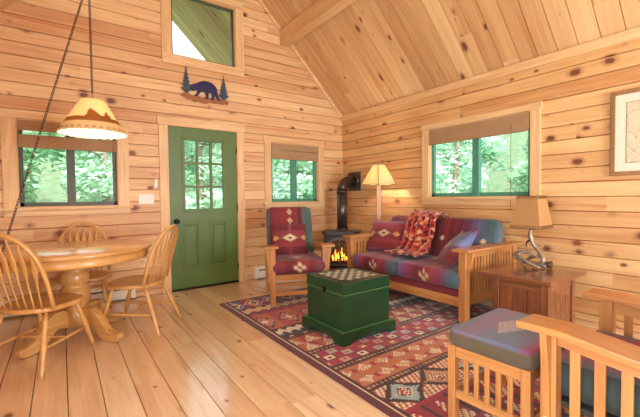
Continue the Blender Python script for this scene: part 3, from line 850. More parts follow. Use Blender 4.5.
# ================================================================== GREEN CHEST
ch = thing('storage_chest', 'dark green painted chest with a checkerboard lid on the rug', 'chest', (-1.835, -2.285, RUGZ))
q = MB(); q.box(-.25, .25, -.25, .25, .09, .375, .004); q.build('body', 'chest', ch)
def plinth_side(L):
    return [(-L, 0), (-L, .085), (-L + .01, .092), (L - .01, .092), (L, .085), (L, 0), (L - .075, 0), (L - .09, .022), (L - .12, .035), (-L + .12, .035), (-L + .09, .022), (-L + .075, 0)]
q = MB()
for s in (-1, 1):
    q.prism(plinth_side(.287), s * .287, s * .25, 'xz'); q.prism(plinth_side(.25), s * .287, s * .25, 'yz')
q.build('plinth', 'chest', ch)
q = MB(); 
for s in (-1, 1): q.box(-.287, .287, s * .268, s * .250, .0925, .0985, .003); q.box(s * .268, s * .250, -.25, .25, .0925, .0985, .003)
q.build('plinth_moulding', 'chest_edge', ch)
lid = B(-.254, .254, -.254, .254, .379, .470, .005).build('lid', 'chest', ch)
q = MB()
for a, b, c_, d_ in ((-.252, .252, -.252, -.249), (-.252, .252, .249, .252), (-.252, -.249, -.252, .252), (.249, .252, -.252, .252)): q.box(a, b, c_, d_, .374, .380)
q.build('lid_seam', 'chest_edge', ch)
brd = B(-.20, .20, -.20, .20, .469, .4715).build('chessboard', plain('dark_chess_squares', rgb(44, 66, 64), .3), lid)
q = MB()
for i in range(8):
    for j in range(8):
        if (i + j) % 2: q.box(-.18 + i * .045, -.18 + (i + 1) * .045, -.18 + j * .045, -.18 + (j + 1) * .045, .4712, .4720)
q.build('light_squares', plain('cream_chess_squares', rgb(196, 200, 190), .3), lid)
B(-.262, -.252, -.03, .01, .375, .412, .003).build('latch', 'hinge', ch)
B(-.268, -.258, -.018, -.002, .36, .39, .003).build('hasp', 'hinge', ch)

# ================================================================== STOVE
M['grille'] = plain('pewter_grey_grille', rgb(128, 116, 104), 0.35, 0.5)
st = thing('gas_stove', 'black cast iron stove with lit arched glass door in the corner', 'stove', (-.52, -.60, 0), math.radians(-47))
# local: faces -y ... after rotation faces into the room
q = MB(); q.box(-.235, .235, -.17, .17, .13, .61, .02); q.build('body', 'iron', st)
q = MB(); pts = [(-.27, .19), (-.27, -.12), (-.2, -.2), (.2, -.2), (.27, -.12), (.27, .19)]
q.prism(pts, .625, .65); q.prism([(a * .95, b * .95) for a, b in pts], .61, .63); q.prism([(a * .97, b * .97) for a, b in pts], .65, .658); q.build('top_plate', 'iron', st)
for sx in (-1, 1):
    for sy in (-1, 1):
        MB().tube([(sx * .19, sy * .13, .14), (sx * .215, sy * .15, .08), (sx * .205, sy * .14, .03), (sx * .225, sy * .155, 0)], [.035, .028, .02, .026], 10).build('leg', 'iron', st)
def arch(w, h, z0, n=16):
    r = w; return [(-w, z0), (w, z0)] + [(w * math.cos(PI * i / n), z0 + h - w * .75 + w * .75 * math.sin(PI * i / n)) for i in range(n + 1)]
MB().prism(arch(.19, .40, .18), -.185, -.170, 'xz').build('firebox', plain('fire_glow_brown', rgb(112, 72, 50), .9), st)  # lighter brown backing, the fire's glow put into its colour
dr = MB()
A = arch(.19, .40, .18); Bi = arch(.16, .345, .205)
nn = len(A)
vs = [(x, -.205, z) for x, z in A] + [(x, -.205, z) for x, z in Bi] + [(x, -.19, z) for x, z in A] + [(x, -.19, z) for x, z in Bi]
fs = []
for i in range(nn):
    j = (i + 1) % nn
    fs += [[i, j, nn + j, nn + i], [2 * nn + i, 3 * nn + i, 3 * nn + j, 2 * nn + j], [i, 2 * nn + i, 2 * nn + j, j], [nn + i, nn + j, 3 * nn + j, 3 * nn + i]]
dr.add(vs, fs); door = dr.build('door', 'grille', st)
q = MB(); q.box(-.007, .007, -.21, -.196, .2, .55, .002)
for s in (-1, 1): q.tube([(s * .16, -.203, .4), (s * .12, -.203, .44), (s * .06, -.203, .47), (0, -.203, .52)], .005, 6); q.box(s * .075 - .005, s * .075 + .005, -.208, -.198, .2, .5, .002)
q.box(-.16, .16, -.208, -.198, .395, .405, .002); q.build('door_grille', 'grille', door)
B(-.16, .16, -.196, -.194, .2, .545).build('pane', 'glass', door)
MB().lathe([(.003, 0), (.014, .004), (.014, .02), (.006, .03)], 10, T=Matrix.Translation((.155, -.205, .38)) @ Matrix.Rotation(PI / 2, 4, 'X')).build('door_handle', 'brass', door)
for i, (x, z, r, a) in enumerate(((-.06, .235, .022, .2), (.06, .24, .024, -.25), (0, .275, .02, .5), (.02, .23, .018, .0))):
    MB().tube([(x - .07 * math.cos(a), -.188, z - .07 * math.sin(a)), (x, -.190, z + .004), (x + .07 * math.cos(a), -.188, z + .07 * math.sin(a))], [r * .35, r * .45, r * .35], 8).build('log', 'ember', st)
for i, (x, h) in enumerate(((-.1, .07), (-.06, .13), (-.02, .1), (.03, .15), (.07, .09), (.105, .06))):
    MB().tube([(x, -.188, .25), (x + .008, -.188, .25 + h * .4), (x - .008, -.188, .25 + h * .9), (x + .004, -.188, .25 + h * 1.3)], [.006, .016, .010, .0008], 8, flat=.3, up=(0, 1, 0)).build('flame', 'flame', st)
B(-.17, .17, -.235, -.18, .135, .155, .006).build('ash_lip', 'iron', st)
B(-.2, .2, -.178, -.172, .155, .175, .002).build('louvre', 'hinge', st)
# pipe in world terms, converted to the stove's frame
inv = (Matrix.Translation(Vector((-.52, -.60, 0))) @ Matrix.Rotation(math.radians(-47), 4, 'Z')).inverted()
PXY = (-.36, -.42)
def W(p): return inv @ Vector(p)
MB().tube([W((PXY[0], PXY[1], .655)), W((PXY[0], PXY[1], 1.22))], .078, 24).build('stove_pipe', 'pipe', st)
MB().tube([W((PXY[0], PXY[1], .655)), W((PXY[0], PXY[1], .68))], .09, 24).build('pipe_collar', 'pipe', st)
MB().tube([W((PXY[0], PXY[1], 1.21)), W((PXY[0], PXY[1], 1.25))], .081, 24).build('pipe_band', 'pipe', st)
dx, dy = 0 - PXY[0], -.31 - PXY[1]
MB().tube([W((PXY[0], PXY[1], 1.24)), W((PXY[0] + dx * .04, PXY[1] + dy * .04, 1.30)), W((PXY[0] + dx * .22, PXY[1] + dy * .22, 1.37)), W((PXY[0] + dx * .45, PXY[1] + dy * .45, 1.395)), W((-.03, -.315, 1.40))], .078, 24).build('pipe_elbow', 'pipe', st)
Tm = inv
q = MB(); q.box(-.016, -.004, -.455, -.165, 1.245, 1.545, .004, T=Tm); q.build('wall_thimble', 'iron', st)
T2 = inv @ Matrix.Translation((-.012, -.31, 1.40)) @ Matrix.Rotation(-PI / 2, 4, 'Y')
MB().lathe([(.12, 0), (.12, .008), (.095, .02), (.085, .03), (.08, .03)], 24, T=T2).build('thimble_ring', 'pipe', st)

def bake(o, M4):
    o.data.transform(M4)
    for c_ in o.children: bake(c_, M4)
for c_ in st.children: bake(c_, Matrix.Rotation(math.radians(-47), 4, 'Z'))
st.rotation_euler[2] = 0

# ================================================================== FLOOR LAMP
LAMP_FLOOR = (-.26, -1.10, 1.43)
fl = thing('floor_lamp', 'lit wooden floor lamp with four-sided pyramid shade between stove and loveseat', 'floor lamp', (-.26, -1.10, 0), math.radians(44.7))
B(-.14, .14, -.14, .14, 0, .035, .008).build('base', 'oak_x', fl)
B(-.028, .028, -.028, .028, .03, 1.30, .004).build('pole', 'oak_z', fl)
MB().tube([(0, 0, 1.29), (0, 0, 1.36)], .012, 10).build('socket', 'brass', fl)
MB().lathe([(.01, 1.36), (.022, 1.38), (.03, 1.41), (.024, 1.44), (.004, 1.465)], 14).build('bulb', 'bulb', fl)
q = MB(); zb_, zt_ = 1.315, 1.585
nS = 4
Rb, Rt = .24, .085
vb = [(Rb * math.cos(2 * PI * i / nS), Rb * math.sin(2 * PI * i / nS), zb_) for i in range(nS)]
vt = [(Rt * math.cos(2 * PI * i / nS), Rt * math.sin(2 * PI * i / nS), zt_) for i in range(nS)]
q.add(vb + vt, [[i, (i + 1) % nS, nS + (i + 1) % nS, nS + i] for i in range(nS)])
shd = q.build('lamp_shade', 'shade_lit', fl); m_ = shd.modifiers.new('solidify', 'SOLIDIFY'); m_.thickness = .003
q = MB()
for i in range(nS):
    q.tube([vb[i], vt[i]], .003, 6); q.tube([vb[i], vb[(i + 1) % nS]], .003, 6); q.tube([vt[i], vt[(i + 1) % nS]], .003, 6)
q.build('shade_ribs', 'thread', shd)
MB().tube([(0, 0, 1.46), (0, 0, 1.6)], .003, 6).build('harp', 'brass', fl)
MB().tube([(-Rt, 0, zt_ - .004), (Rt, 0, zt_ - .004)], .002, 6).build('spider', 'brass', fl)

# ================================================================== SOUTHWEST CLOTH
BG, MR, PU, BL, TL, GR, CR, GD_ = rgb(136, 46, 52), rgb(108, 36, 46), rgb(110, 62, 98), rgb(104, 108, 148), rgb(78, 108, 116), rgb(66, 80, 78), rgb(226, 208, 170), rgb(206, 166, 96)
OMBRE = [(0, BL), (.08, rgb(120, 92, 140)), (.22, rgb(146, 52, 84)), (.36, MR), (.5, BG), (.66, rgb(150, 58, 58)), (.78, PU), (.9, TL), (1, GR)]
def star(u, v, r):
    """stepped eight-point star; returns ring index or None"""
    u, v = abs(u) / r, abs(v) / r
    u = math.floor(u * 9) / 9; v = math.floor(v * 9) / 9
    m = min(u + v * 2.1, v + u * 2.1, (u + v) * 1.25 if abs(u - v) < .12 else 9)
    if m < .25: return 0
    if m < .7: return 2
    if m < 1.0: return 1
def cloth(w, stops=OMBRE, flip=False, stars=((0, 0, .06),), axis=0, streak=.12, bands=()):
    def fn(p):
        a = p[axis] / w + .5
        if flip: a = 1 - a
        wob = .015 * noise.noise(Vector((p.x * 30, p.y * 30, p.z * 30)))
        c = grad(stops, a + wob)
        n_ = noise.noise(Vector((p[axis] * 90, 1.3, 7.7)))
        c = mixc(c, rgb(40, 24, 34) if n_ > 0 else rgb(196, 120, 120), abs(n_) * streak * 2)
        for (sx, sy, r) in stars:
            if callable(sx): continue
            k = star(p.x - sx, (p.y if abs(p.z) < 9 else p.z) - sy, r)
            if k is not None: c = (BG, GD_, CR, mixc(GD_, c, .4))[k]
        return c
    return fn

def soft(name, mb, parent, fn, loc=(0, 0, 0), rot=(0, 0, 0), mat='fabric'):
    o = mb.build(name, mat, parent); dye(o, fn); o.location = loc; o.rotation_euler = rot; return o

# ================================================================== LOVESEAT
SX, SY = -.52, -2.06          # centre; faces -x
so_ = thing('loveseat', 'mission style oak loveseat with southwest cushions under the right wall window', 'sofa', (SX, SY, RUGZ * 0))
z0 = 0
def arm(side):
    y0, y1 = side * .68, side * .85
    yc = side * .765
    q = MB(); pr = [(-.48, .648), (-.48, .67), (.49, .67), (.49, .648)]
    q.box(-.485, .49, min(y0, y1), max(y0, y1), .646, .672, .006); q.build('armrest', 'oak_x', so_)
    for (xa, xb) in ((-.455, -.385), (.40, .46)):
        B(xa, xb, yc - .035, yc + .035, 0.011, .646, .004).build('post', 'oak_z', so_)
    B(-.385, .40, yc - .012, yc + .012, .585, .645, .003).build('side_rail', 'oak_x', so_)
    B(-.385, .40, yc - .012, yc + .012, .16, .25, .003).build('side_rail', 'oak_x', so_)
    for i in range(15):
        x = -.36 + i * .0525; B(x, x + .028, yc - .007, yc + .007, .248, .588, .002).build('slat', 'oak_z', so_)
    pr = [(0, 0), (0, .30), (-.003, .31)]
    for s2 in (side,):
        cor = [(.645, .0), (.645, .055), (.60, .05), (.54, .035), (.46, .018), (.40, .014), (.30, .012), (.28, .0)]
        q = MB(); q.prism([((yc + s2 * (.035 + b)), a) for a, b in cor], -.435, -.405, 'yz'); q.build('corbel', 'oak_z', so_)
for s in (1, -1): arm(s)
B(-.44, -.41, -.735, .735, .15, .235, .004).build('front_rail', 'oak_y', so_)
B(.41, .44, -.735, .735, .15, .235, .004).build('back_rail', 'oak_y', so_)
B(.40, .45, -.735, .735, .60, .70, .006).build('back_top_rail', 'oak_y', so_)
for i in range(17):
    y = -.69 + i * .0835; B(.418, .432, y, y + .04, .23, .605, .002).build('slat', 'oak_z', so_)
def deckc(p): return mixc(mixc(MR, BG, .5 + .5 * math.sin(p.y * 16)), GR, .35 + .35 * math.sin(p.y * 7 + 1))
q = MB(); q.box(-.435, .40, -.735, .735, .236, .30, .012); 
dk = q.build('seat_deck', 'fabric', so_)
sd = dk.modifiers.new('sub', 'SUBSURF'); sd.subdivision_type = 'SIMPLE'; sd.levels = 1; sd.render_levels = 1
dye(dk, lambda p: mixc(MR, BG, .5))
def seat_fn(flip):
    base = cloth(.72, OMBRE, flip, (), 1)
    def fn(p):
        c = base(p)
        for (cx_, cy_, r) in ((-.02, 0, .085),):
            k = star(p.x - cx_, p.y - cy_, r) if p.z > .0 and p.x > -.36 else None
            if p.x < -.34: k = star(p.z * 1.0 + .005, p.y, .062)
            if k is not None: c = (BG, GD_, CR, mixc(GD_, c, .4))[k]
        for cy_ in (-.2, .2):
            if p.x > -.3 and abs(p.x - .02) + abs(abs(p.y) - .2) * 2 < .05: c = mixc(CR, c, .3)
        return c
    return fn
soft('seat_cushion', cushion(.80, .69, .17, .84, 5, n=56, corner=.06, seed=1), so_, seat_fn(True), (-.065, .322, .386))
soft('seat_cushion', cushion(.80, .722, .17, .84, 5, n=56, corner=.05, seed=2), so_, seat_fn(True), (-.065, -.374, .386))
OMB2 = [(0, MR), (.15, BG), (.4, rgb(150, 62, 58)), (.6, BG), (.8, MR), (1, PU)]
OMB3 = [(0, TL), (.14, TL), (.25, BL), (.4, PU), (.6, MR), (.8, BG), (1, MR)]
def back_fn(p, st_=OMBRE):
    c = cloth(.72, st_, True, ((0, .02, .09), (-.24, .02, .04), (.24, .02, .04)), 0)(p); return c
for s in (1, -1):
    soft('back_cushion', cushion(.72, .50, .20, .6, 3.5, n=48, corner=.08, lump=.15, seed=3 + s), so_, (lambda p, s=s: back_fn(p, OMB2 if s > 0 else OMB3)), (.255, s * .362, .635), (math.radians(90 - 14), 0, math.radians(-90)))

def pillow(label, loc, rot, w, d, t, fn, grp=None):
    o = cushion(w, d, t, .08, 2.2, .07, 44, lump=.12, seed=len(bpy.data.objects)).build('throw_pillow', 'fabric', None)
    dye(o, fn); o.location = loc; o.rotation_euler = rot; return tag(o, label, 'pillow', grp)
def pil_fn(w):
    def fn(p):
        c = cloth(w, [(0, PU), (.12, BG), (.5, rgb(136, 50, 50)), (.85, rgb(150, 60, 74)), (1, BL)], False, (), 1)(p)
        d_ = abs(p.x) * 1.0 + abs(p.y) * 1.7
        if abs(p.x) < .13:
            s_ = math.floor((abs(p.x) * 1.0 + abs(p.y - .01) * 1.9) / .018)
            if s_ <= 1: c = BG
            elif s_ <= 3: c = CR
            elif s_ == 4: c = GD_
            elif s_ == 5: c = TL
        for cx_ in (-.17, .17):
            s_ = math.floor((abs(p.x - cx_) + abs(p.y - .01) * 1.4) / .014)
            if s_ <= 2: c = GD_ if s_ else BG
        return c
    return fn
pillow('square southwest throw pillow leaning at the stove end of the loveseat', (SX - .02, SY + .55, .655), (math.radians(62), 0, math.radians(-78)), .50, .42, .17, pil_fn(.42))
pillow('blue and maroon throw pillow slumped against the loveseat arm by the side table', (SX - .12, SY - .47, .60), (math.radians(48), math.radians(-14), math.radians(-128)), .50, .46, .17,
       cloth(.44, [(0, MR), (.25, BG), (.4, PU), (.5, rgb(128, 136, 172)), (.72, rgb(106, 116, 156)), (.85, BL), (1, MR)], False, ((.0, .0, .06),), 1))

# knitted throw over the back cushions
def throw():
    NU, NV = 60, 90; W0 = .40
    path = [(.33, .80), (.26, .90), (.18, .93), (.08, .91), (.04, .80), (-.005, .66), (-.055, .545), (-.12, .500), (-.24, .492), (-.30, .490)]
    P3 = [Vector((a, 0, b)) for a, b in path]; L = [0]
    for a, b in zip(P3, P3[1:]): L.append(L[-1] + (b - a).length)
    vs = []; 
    for j in range(NV + 1):
        s_ = L[-1] * j / NV
        k = max(i for i in range(len(L) - 1) if L[i] <= s_ + 1e-9); f = (s_ - L[k]) / (L[k + 1] - L[k]); p = P3[k].lerp(P3[k + 1], f)
        t_ = (P3[k + 1] - P3[k]).normalized(); nr = Vector((-t_.z, 0, t_.x)) * (-1)
        if nr.z < 0 and abs(nr.z) > .3: nr = -nr
        if nr.x > 0 and abs(nr.z) <= .3: nr = -nr
        wd = W0 * (.85 + .35 * j / NV)
        for i in range(NU + 1):
            u = i / NU - .5
            rip = .012 * math.sin(u * 30 + j * .05) + .014 * noise.noise(Vector((u * 7, j * .06, 3)))
            off = nr * (.022 + rip)
            vs.append((p.x + off.x - .01 * math.cos(u * 9), u * wd + .03 * (j / NV) + .012 * noise.noise(Vector((j * .08, u * 3, 9))) , p.z + off.z))
    fs = [[j * (NU + 1) + i, j * (NU + 1) + i + 1, (j + 1) * (NU + 1) + i + 1, (j + 1) * (NU + 1) + i] for j in range(NV) for i in range(NU)]
    o = MB().add(vs, fs, True).build('throw_blanket', 'throwmat', None, (SX, SY + .06, 0))
    m_ = o.modifiers.new('solid', 'SOLIDIFY'); m_.thickness = .012; m_.offset = 1
    def fn(p):
        a = noise.noise(Vector((p.x * 20 + p.z * 12, p.y * 26, p.z * 24))); b = noise.noise(Vector((p.x * 22, p.y * 26 + 4, p.z * 22)))
        if a > .24: return rgb(222, 164, 128)
        if b > .22: return rgb(206, 92, 50)
        if a < -.28: return rgb(84, 20, 28)
        return rgb(164, 36, 38)
    dye(o, fn); return tag(o, 'red and cream leaf patterned throw draped over the middle of the loveseat back', 'blanket')
throw()

# ================================================================== MISSION ARMCHAIRS
def morris(label, loc, rz, seatf, backf, lumbar=None, slope=.12, arms=.32):
    c = thing('mission_armchair', label, 'armchair', loc, rz)
    for s in (-1, 1):
        xc = s * arms * .94; xa = s * arms
        B(xc - .028, xc + .028, .30, .356, 0, .608, .003).build('leg', 'oak_z', c)
        B(xc - .028, xc + .028, -.40, -.344, 0, .50, .003).build('leg', 'oak_z', c)
        # armrest: level tip, then sloping to the back
        top = [(.42, .608), (.42, .634), (.40, .637), (.28, .637), (-.46, .637 - slope * .74 / .9), (-.46, .611 - slope * .74 / .9), (.27, .609)]
        q = MB(); q.prism([(a, b) for a, b in top], xa - .072, xa + .072, 'yz'); o = q.build('armrest', 'oak_y', c)
        m_ = o.modifiers.new('bevel', 'BEVEL'); m_.width = .004; m_.segments = 2
        def zt(y): return .608 if y > .28 else .608 - slope * (.28 - y) / .9
        q = MB(); q.prism([(.30, zt(.30) - .001), (.30, zt(.3) - .055), (-.345, zt(-.345) - .055), (-.345, zt(-.345) - .004)], xc - .012, xc + .012, 'yz'); q.build('side_rail', 'oak_y', c)
        B(xc - .012, xc + .012, -.345, .30, .14, .20, .003).build('side_rail', 'oak_y', c)
        for i in range(8):
            y = .262 - i * .077; B(xc - .006, xc + .006, y - .034, y, .197, zt(y) - .05, .002).build('slat', 'oak_z', c)
        cor = [(.607, .0), (.607, .045), (.56, .042), (.47, .026), (.38, .018), (.24, .016), (.22, .0)]
        q = MB(); q.prism([((xc + s * (.028 + b)), a) for a, b in cor], .316, .34, 'yz' if False else 'xz'); q.build('corbel', 'oak_z', c)
        MB().lathe([(.008, 0), (.009, .004), (.004, .007)], 10, T=Matrix.Translation((xc + s * .046, .328, .27)) @ Matrix.Rotation(s * PI / 2, 4, 'Y')).build('peg', 'trim_x', c)
    w = arms * .94 - .03
    for z_, h_ in ((.262, .06), (.10, .045)): B(-w, w, .315, .34, z_, z_ + h_, .003).build('front_rail', 'oak_x', c)
    B(-w, w, -.38, -.355, .25, .31, .003).build('back_rail', 'oak_x', c)
    B(-w, w, .27, .29, .19, .225, .003).build('front_rail', 'oak_x', c)
    B(-w, w, -.355, .315, .30, .322, .003).build('seat_platform', 'deck', c)
    # reclined slatted back
    bk = Matrix.Translation((0, -.295, .33)) @ Matrix.Rotation(math.radians(20), 4, 'X')
    for s in (-1, 1):
        MB().box(s * (w - .045), s * (w - .005), -.025, .005, 0, .66, .003, T=bk).build('back_post', 'oak_z', c)
    for i in range(5): MB().box(-w + .04, w - .04, -.018, -.004, .06 + i * .135, .12 + i * .135, .002, T=bk).build('back_slat', 'oak_x', c)
    soft('seat_cushion', cushion(.54, .64, .15, .84, 5, n=48, corner=.045), c, seatf, (0, .035, .398))
    o = soft('back_cushion', cushion(.53, .60, .12, .7, 4, n=48, corner=.06, lump=.08, seed=5), c, backf)
    o.matrix_local = Matrix.Translation((0, -.295, .33)) @ Matrix.Rotation(math.radians(20), 4, 'X') @ Matrix.Translation((0, .072, .385)) @ Matrix.Rotation(math.radians(90), 4, 'X')
    return c
def seat1(p):
    c = cloth(.57, [(0, PU), (.1, rgb(110, 60, 70)), (.3, BG), (.5, rgb(140, 50, 50)), (.7, MR), (.9, BG), (1, PU)], False, (), 0)(p)
    if p.z < -.06: return MR
    if p.y < -.12: c = mixc(c, rgb(110, 126, 140), .75)
    yy = p.y - .12 if p.y < .29 else p.z
    k = star(p.x, yy, .06)
    if k is not None: c = (BG, CR, CR, GD_)[k]
    return c
def back1(p):
    u = p.x / .28
    if u < -.55 or u > .88: return mixc(rgb(84, 104, 96), rgb(70, 88, 84), .5 + .5 * noise.noise(p * 5))
    c = cloth(.56, [(0, MR), (.3, MR), (.5, rgb(140, 54, 52)), (.7, BG), (1, MR)], False, (), 0)(p)
    for cy_ in (-.16, -.02, .12, .24):
        s_ = math.floor((abs(p.x) * 1.2 + abs(p.y - cy_)) / .014)
        if s_ <= 2: c = (BG, CR, GD_)[s_]
    return c
th1 = math.radians(157)
c1 = morris('mission oak armchair with maroon and grey-green cushions between the door and the stove', (-1.647, -1.117, 0), th1, seat1, back1, arms=.30)
c1.location.z = RUGZ
# its pillow
Mch = Matrix.Translation((-1.647, -1.117, 0)) @ Matrix.Rotation(th1, 4, 'Z')
pw = pillow('dark maroon throw pillow with cream medallions on the armchair by the door', (0, 0, 0), (0, 0, 0), .42, .40, .13,
   lambda p: pil_fn(.4)(Vector((p.x, p.y, p.z))) if (abs(p.y) < .09 or abs(p.x) < .02) else cloth(.4, [(0, MR), (.5, rgb(116, 44, 46)), (1, MR)], False, (), 1)(p))
pw.matrix_world = Mch @ Matrix.Translation((.035, -.145, .645)) @ Matrix.Rotation(math.radians(22), 4, 'X') @ Matrix.Rotation(math.radians(90), 4, 'X')
def seat2(p):
    if p.z < -.035: return rgb(58, 54, 48)
    zz = .02 * (int(p.x / .03) % 2)
    y = p.y
    zz = .03 * abs(((p.y / .05) % 1) * 2 - 1)
    if abs(p.x) > .262: return rgb(58, 68, 62)
    if p.x > .215 + zz * .8: return rgb(66, 96, 84)
    if y < -.27: return rgb(66, 84, 78)
    c = grad([(0, BG), (.1, rgb(160, 50, 90)), (.25, rgb(150, 60, 130)), (.5, rgb(118, 100, 168)), (.75, rgb(146, 80, 130)), (1, TL)], (.17 - p.x) / .44)
    k = star(p.x, p.y - .02, .08)
    if k is not None: c = (BG, CR, CR, GD_)[k]
    return c
c2 = morris('mission oak armchair in the right foreground, seen over its slatted side', (-1.945, -4.37, RUGZ), 0.0, seat2, back1, arms=.345)

# ottoman
ot = thing('footstool', 'slatted oak footstool with blue and pink cushion in front of the near armchair', 'footstool', (-1.965, -3.745, RUGZ), math.radians(2))
for sx in (-1, 1):
    for sy in (-1, 1): B(sx * .255 - .02, sx * .255 + .02, sy * .175 - .02, sy * .175 + .02, 0, .385, .003).build('leg', 'oak_z', ot)
    B(sx * .255 - .011, sx * .255 + .011, -.156, .156, .325, .38, .003).build('side_rail', 'oak_y', ot)
    B(sx * .255 - .011, sx * .255 + .011, -.156, .156, .12, .16, .003).build('side_rail', 'oak_y', ot)
    for i in range(5):
        y = -.105 + i * .0525; B(sx * .255 - .006, sx * .255 + .006, y - .012, y + .012, .158, .328, .002).build('slat', 'oak_z', ot)
for sy in (-1, 1):
    B(-.236, .236, sy * .175 - .011, sy * .175 + .011, .325, .38, .003).build('end_rail', 'oak_x', ot)
    B(-.236, .236, sy * .175 - .011, sy * .175 + .011, .12, .16, .003).build('end_rail', 'oak_x', ot)
def ott(p):
    if p.z < .03 and (abs(p.x) > .25 or abs(p.y) > .18): return rgb(96, 82, 62)
    zz = .012 * (int(p.x / .025) % 2)
    c = grad([(0, rgb(160, 50, 90)), (.08, rgb(138, 84, 118)), (.2, rgb(108, 118, 150)), (.55, rgb(112, 126, 156)), (.75, rgb(138, 114, 142)), (1, rgb(108, 120, 150))], (p.y + .2) / .4 + zz)
    m_ = math.floor((abs(p.x) + abs(p.y + .0) * 2.2) / .03)
    if m_ <= 4: c = mixc(c, rgb(214, 196, 196), .6 if m_ % 2 == 0 else .35)
    return c
soft('cushion', cushion(.525, .385, .09, .92, 5, n=52, corner=.03, bulge=.012), ot, ott, (0, 0, .422))

# ================================================================== SIDE TABLE + LAMP
sd_ = thing('side_table', 'rustic brown plank side table standing right of the loveseat', 'side table', (-.645, -3.255, RUGZ))
B(-.345, .345, -.285, .285, .468, .50, .005).build('tabletop', 'rust_y', sd_)
bx0, bx1, by0, by1 = -.295, .20, -.25, .175        # body under the overhanging top
q = MB()
for y_ in (by0 + .02, by1 - .02): q.box(bx0 + .03, bx1 - .03, y_ - .012, y_ + .012, .40, .467, .003)
for x_ in (bx0 + .02, bx1 - .02): q.box(x_ - .012, x_ + .012, by0 + .03, by1 - .03, .40, .467, .003)
q.build('apron', 'rust_y', sd_)
for x_ in (bx0 + .027, bx1 - .027):
    for y_ in (by0 + .027, by1 - .027): B(x_ - .028, x_ + .028, y_ - .028, y_ + .028, 0, .467, .004).build('leg', 'rust_z', sd_)
wy = (by1 - by0 - .11) / 3; wx = (bx1 - bx0 - .11) / 4
for n_, x_ in (('front_panel', bx0 + .02), ('back_panel', bx1 - .02)):
    q = MB()
    for i in range(3): q.box(x_ - .008, x_ + .008, by0 + .055 + i * wy, by0 + .055 + (i + 1) * wy - .004, .05, .405, .003)
    q.build(n_, 'rust_z', sd_)
for y_ in (by0 + .02, by1 - .02):
    q = MB()
    for i in range(4): q.box(bx0 + .055 + i * wx, bx0 + .055 + (i + 1) * wx - .004, y_ - .008, y_ + .008, .05, .405, .003)
    q.build('side_panel', 'rust_z', sd_)
al = thing('table_lamp', 'antler table lamp with laced tan rawhide shade on the side table', 'table lamp', (-.47, -3.175, .511))
zb_, zt_ = .345, .625
hb, ht = .125, .085
vb = [(hb * a, hb * b, zb_) for a, b in ((-1, -1), (1, -1), (1, 1), (-1, 1))]; vt = [(ht * a, ht * b, zt_) for a, b in ((-1, -1), (1, -1), (1, 1), (-1, 1))]
q = MB().add(vb + vt, [[i, (i + 1) % 4, 4 + (i + 1) % 4, 4 + i] for i in range(4)]); shd = q.build('lamp_shade', 'shade_tan', al)
m_ = shd.modifiers.new('solidify', 'SOLIDIFY'); m_.thickness = .003
for ring_, dz in ((vb, .028), (vt, -.022)):
    q = MB()
    for i in range(4):
        a, b = Vector(ring_[i]), Vector(ring_[(i + 1) % 4]); n_ = 11 if dz > 0 else 9
        nrm = Vector(((a + b) / 2).to_2d().normalized().to_3d()) * .004
        for k in range(n_):
            p = a.lerp(b, (k + .2) / n_) * 1.005 + nrm * .6; r_ = a.lerp(b, (k + .75) / n_) + nrm * .8; r_.z += dz; sc2 = 1 - .16 * abs(dz) / .28 if dz > 0 else 1.04; r_.x *= sc2; r_.y *= sc2
            q.tube([p, r_], .0028, 5)
    q.tube([Vector(v_) * 1.0 for v_ in ring_], .003, 5, closed=True); q.build('lacing', 'thread', shd)
MB().tube([(0, 0, .30), (0, 0, .36)], .012, 10).build('socket', 'antlerdark', al)
MB().tube([(0, 0, .35), (0, 0, .60)], .003, 6).tube([(-ht, 0, zt_ - .01), (ht, 0, zt_ - .01)], .0022, 6).build('harp', 'brass', al)
MB().lathe([(.01, .36), (.024, .39), (.028, .42), (.016, .45), (.003, .455)], 12).build('bulb', plain('unlit_bulb', rgb(236, 232, 220), .2), al)
def ant(name, pts, rads, mat='antler'):
    from mathutils import geometry
    P_ = []; R_ = []
    for i in range(len(pts) - 1):
        p0 = Vector(pts[max(0, i - 1)]); p1 = Vector(pts[i]); p2 = Vector(pts[i + 1]); p3 = Vector(pts[min(len(pts) - 1, i + 2)])
        for k in range(6):
            t_ = k / 6; P_.append(.5 * ((2 * p1) + (p2 - p0) * t_ + (2 * p0 - 5 * p1 + 4 * p2 - p3) * t_ ** 2 + (3 * p1 - p0 - 3 * p2 + p3) * t_ ** 3)); R_.append(rads[i] * (1 - t_) + rads[i + 1] * t_)
    P_.append(Vector(pts[-1])); R_.append(rads[-1]); return MB().tube(P_, R_, 10).build(name, mat, al)
# y negative = to the right in the picture
ant('antler_stem', [(0, 0, .33), (.0, .005, .27), (.01, -.02, .2), (.01, -.075, .13), (.0, -.10, .07), (.0, -.07, .03), (0, -.01, .015)], [.016, .018, .02, .019, .019, .018, .01])
ant('antler', [(.02, -.12, .02), (.0, -.02, .035), (-.02, .08, .05), (-.03, .135, .085), (-.03, .10, .125), (-.02, .0, .12), (-.0, -.06, .09)], [.022, .018, .016, .014, .013, .012, .006])
ant('antler', [(-.06, -.10, .012), (-.07, 0, .05), (-.05, .08, .10), (-.03, .02, .14), (-.02, -.06, .11)], [.01, .015, .015, .012, .006])
ant('antler', [(.06, .09, .012), (.05, .03, .07), (.03, -.06, .10), (.02, -.11, .05)], [.008, .015, .016, .01])
ant('antler_tine', [(0, .0, .24), (-.01, .03, .215), (-.01, .035, .17)], [.014, .009, .003], 'antlerdark')
ant('antler_tine', [(-.03, .12, .09), (-.05, .07, .05), (-.06, .03, .012)], [.012, .010, .006])
MB().tube([(.02, -.10, .035), (.03, -.155, .035)], [.02, .034], 12).build('burr', 'antlerdark', al)

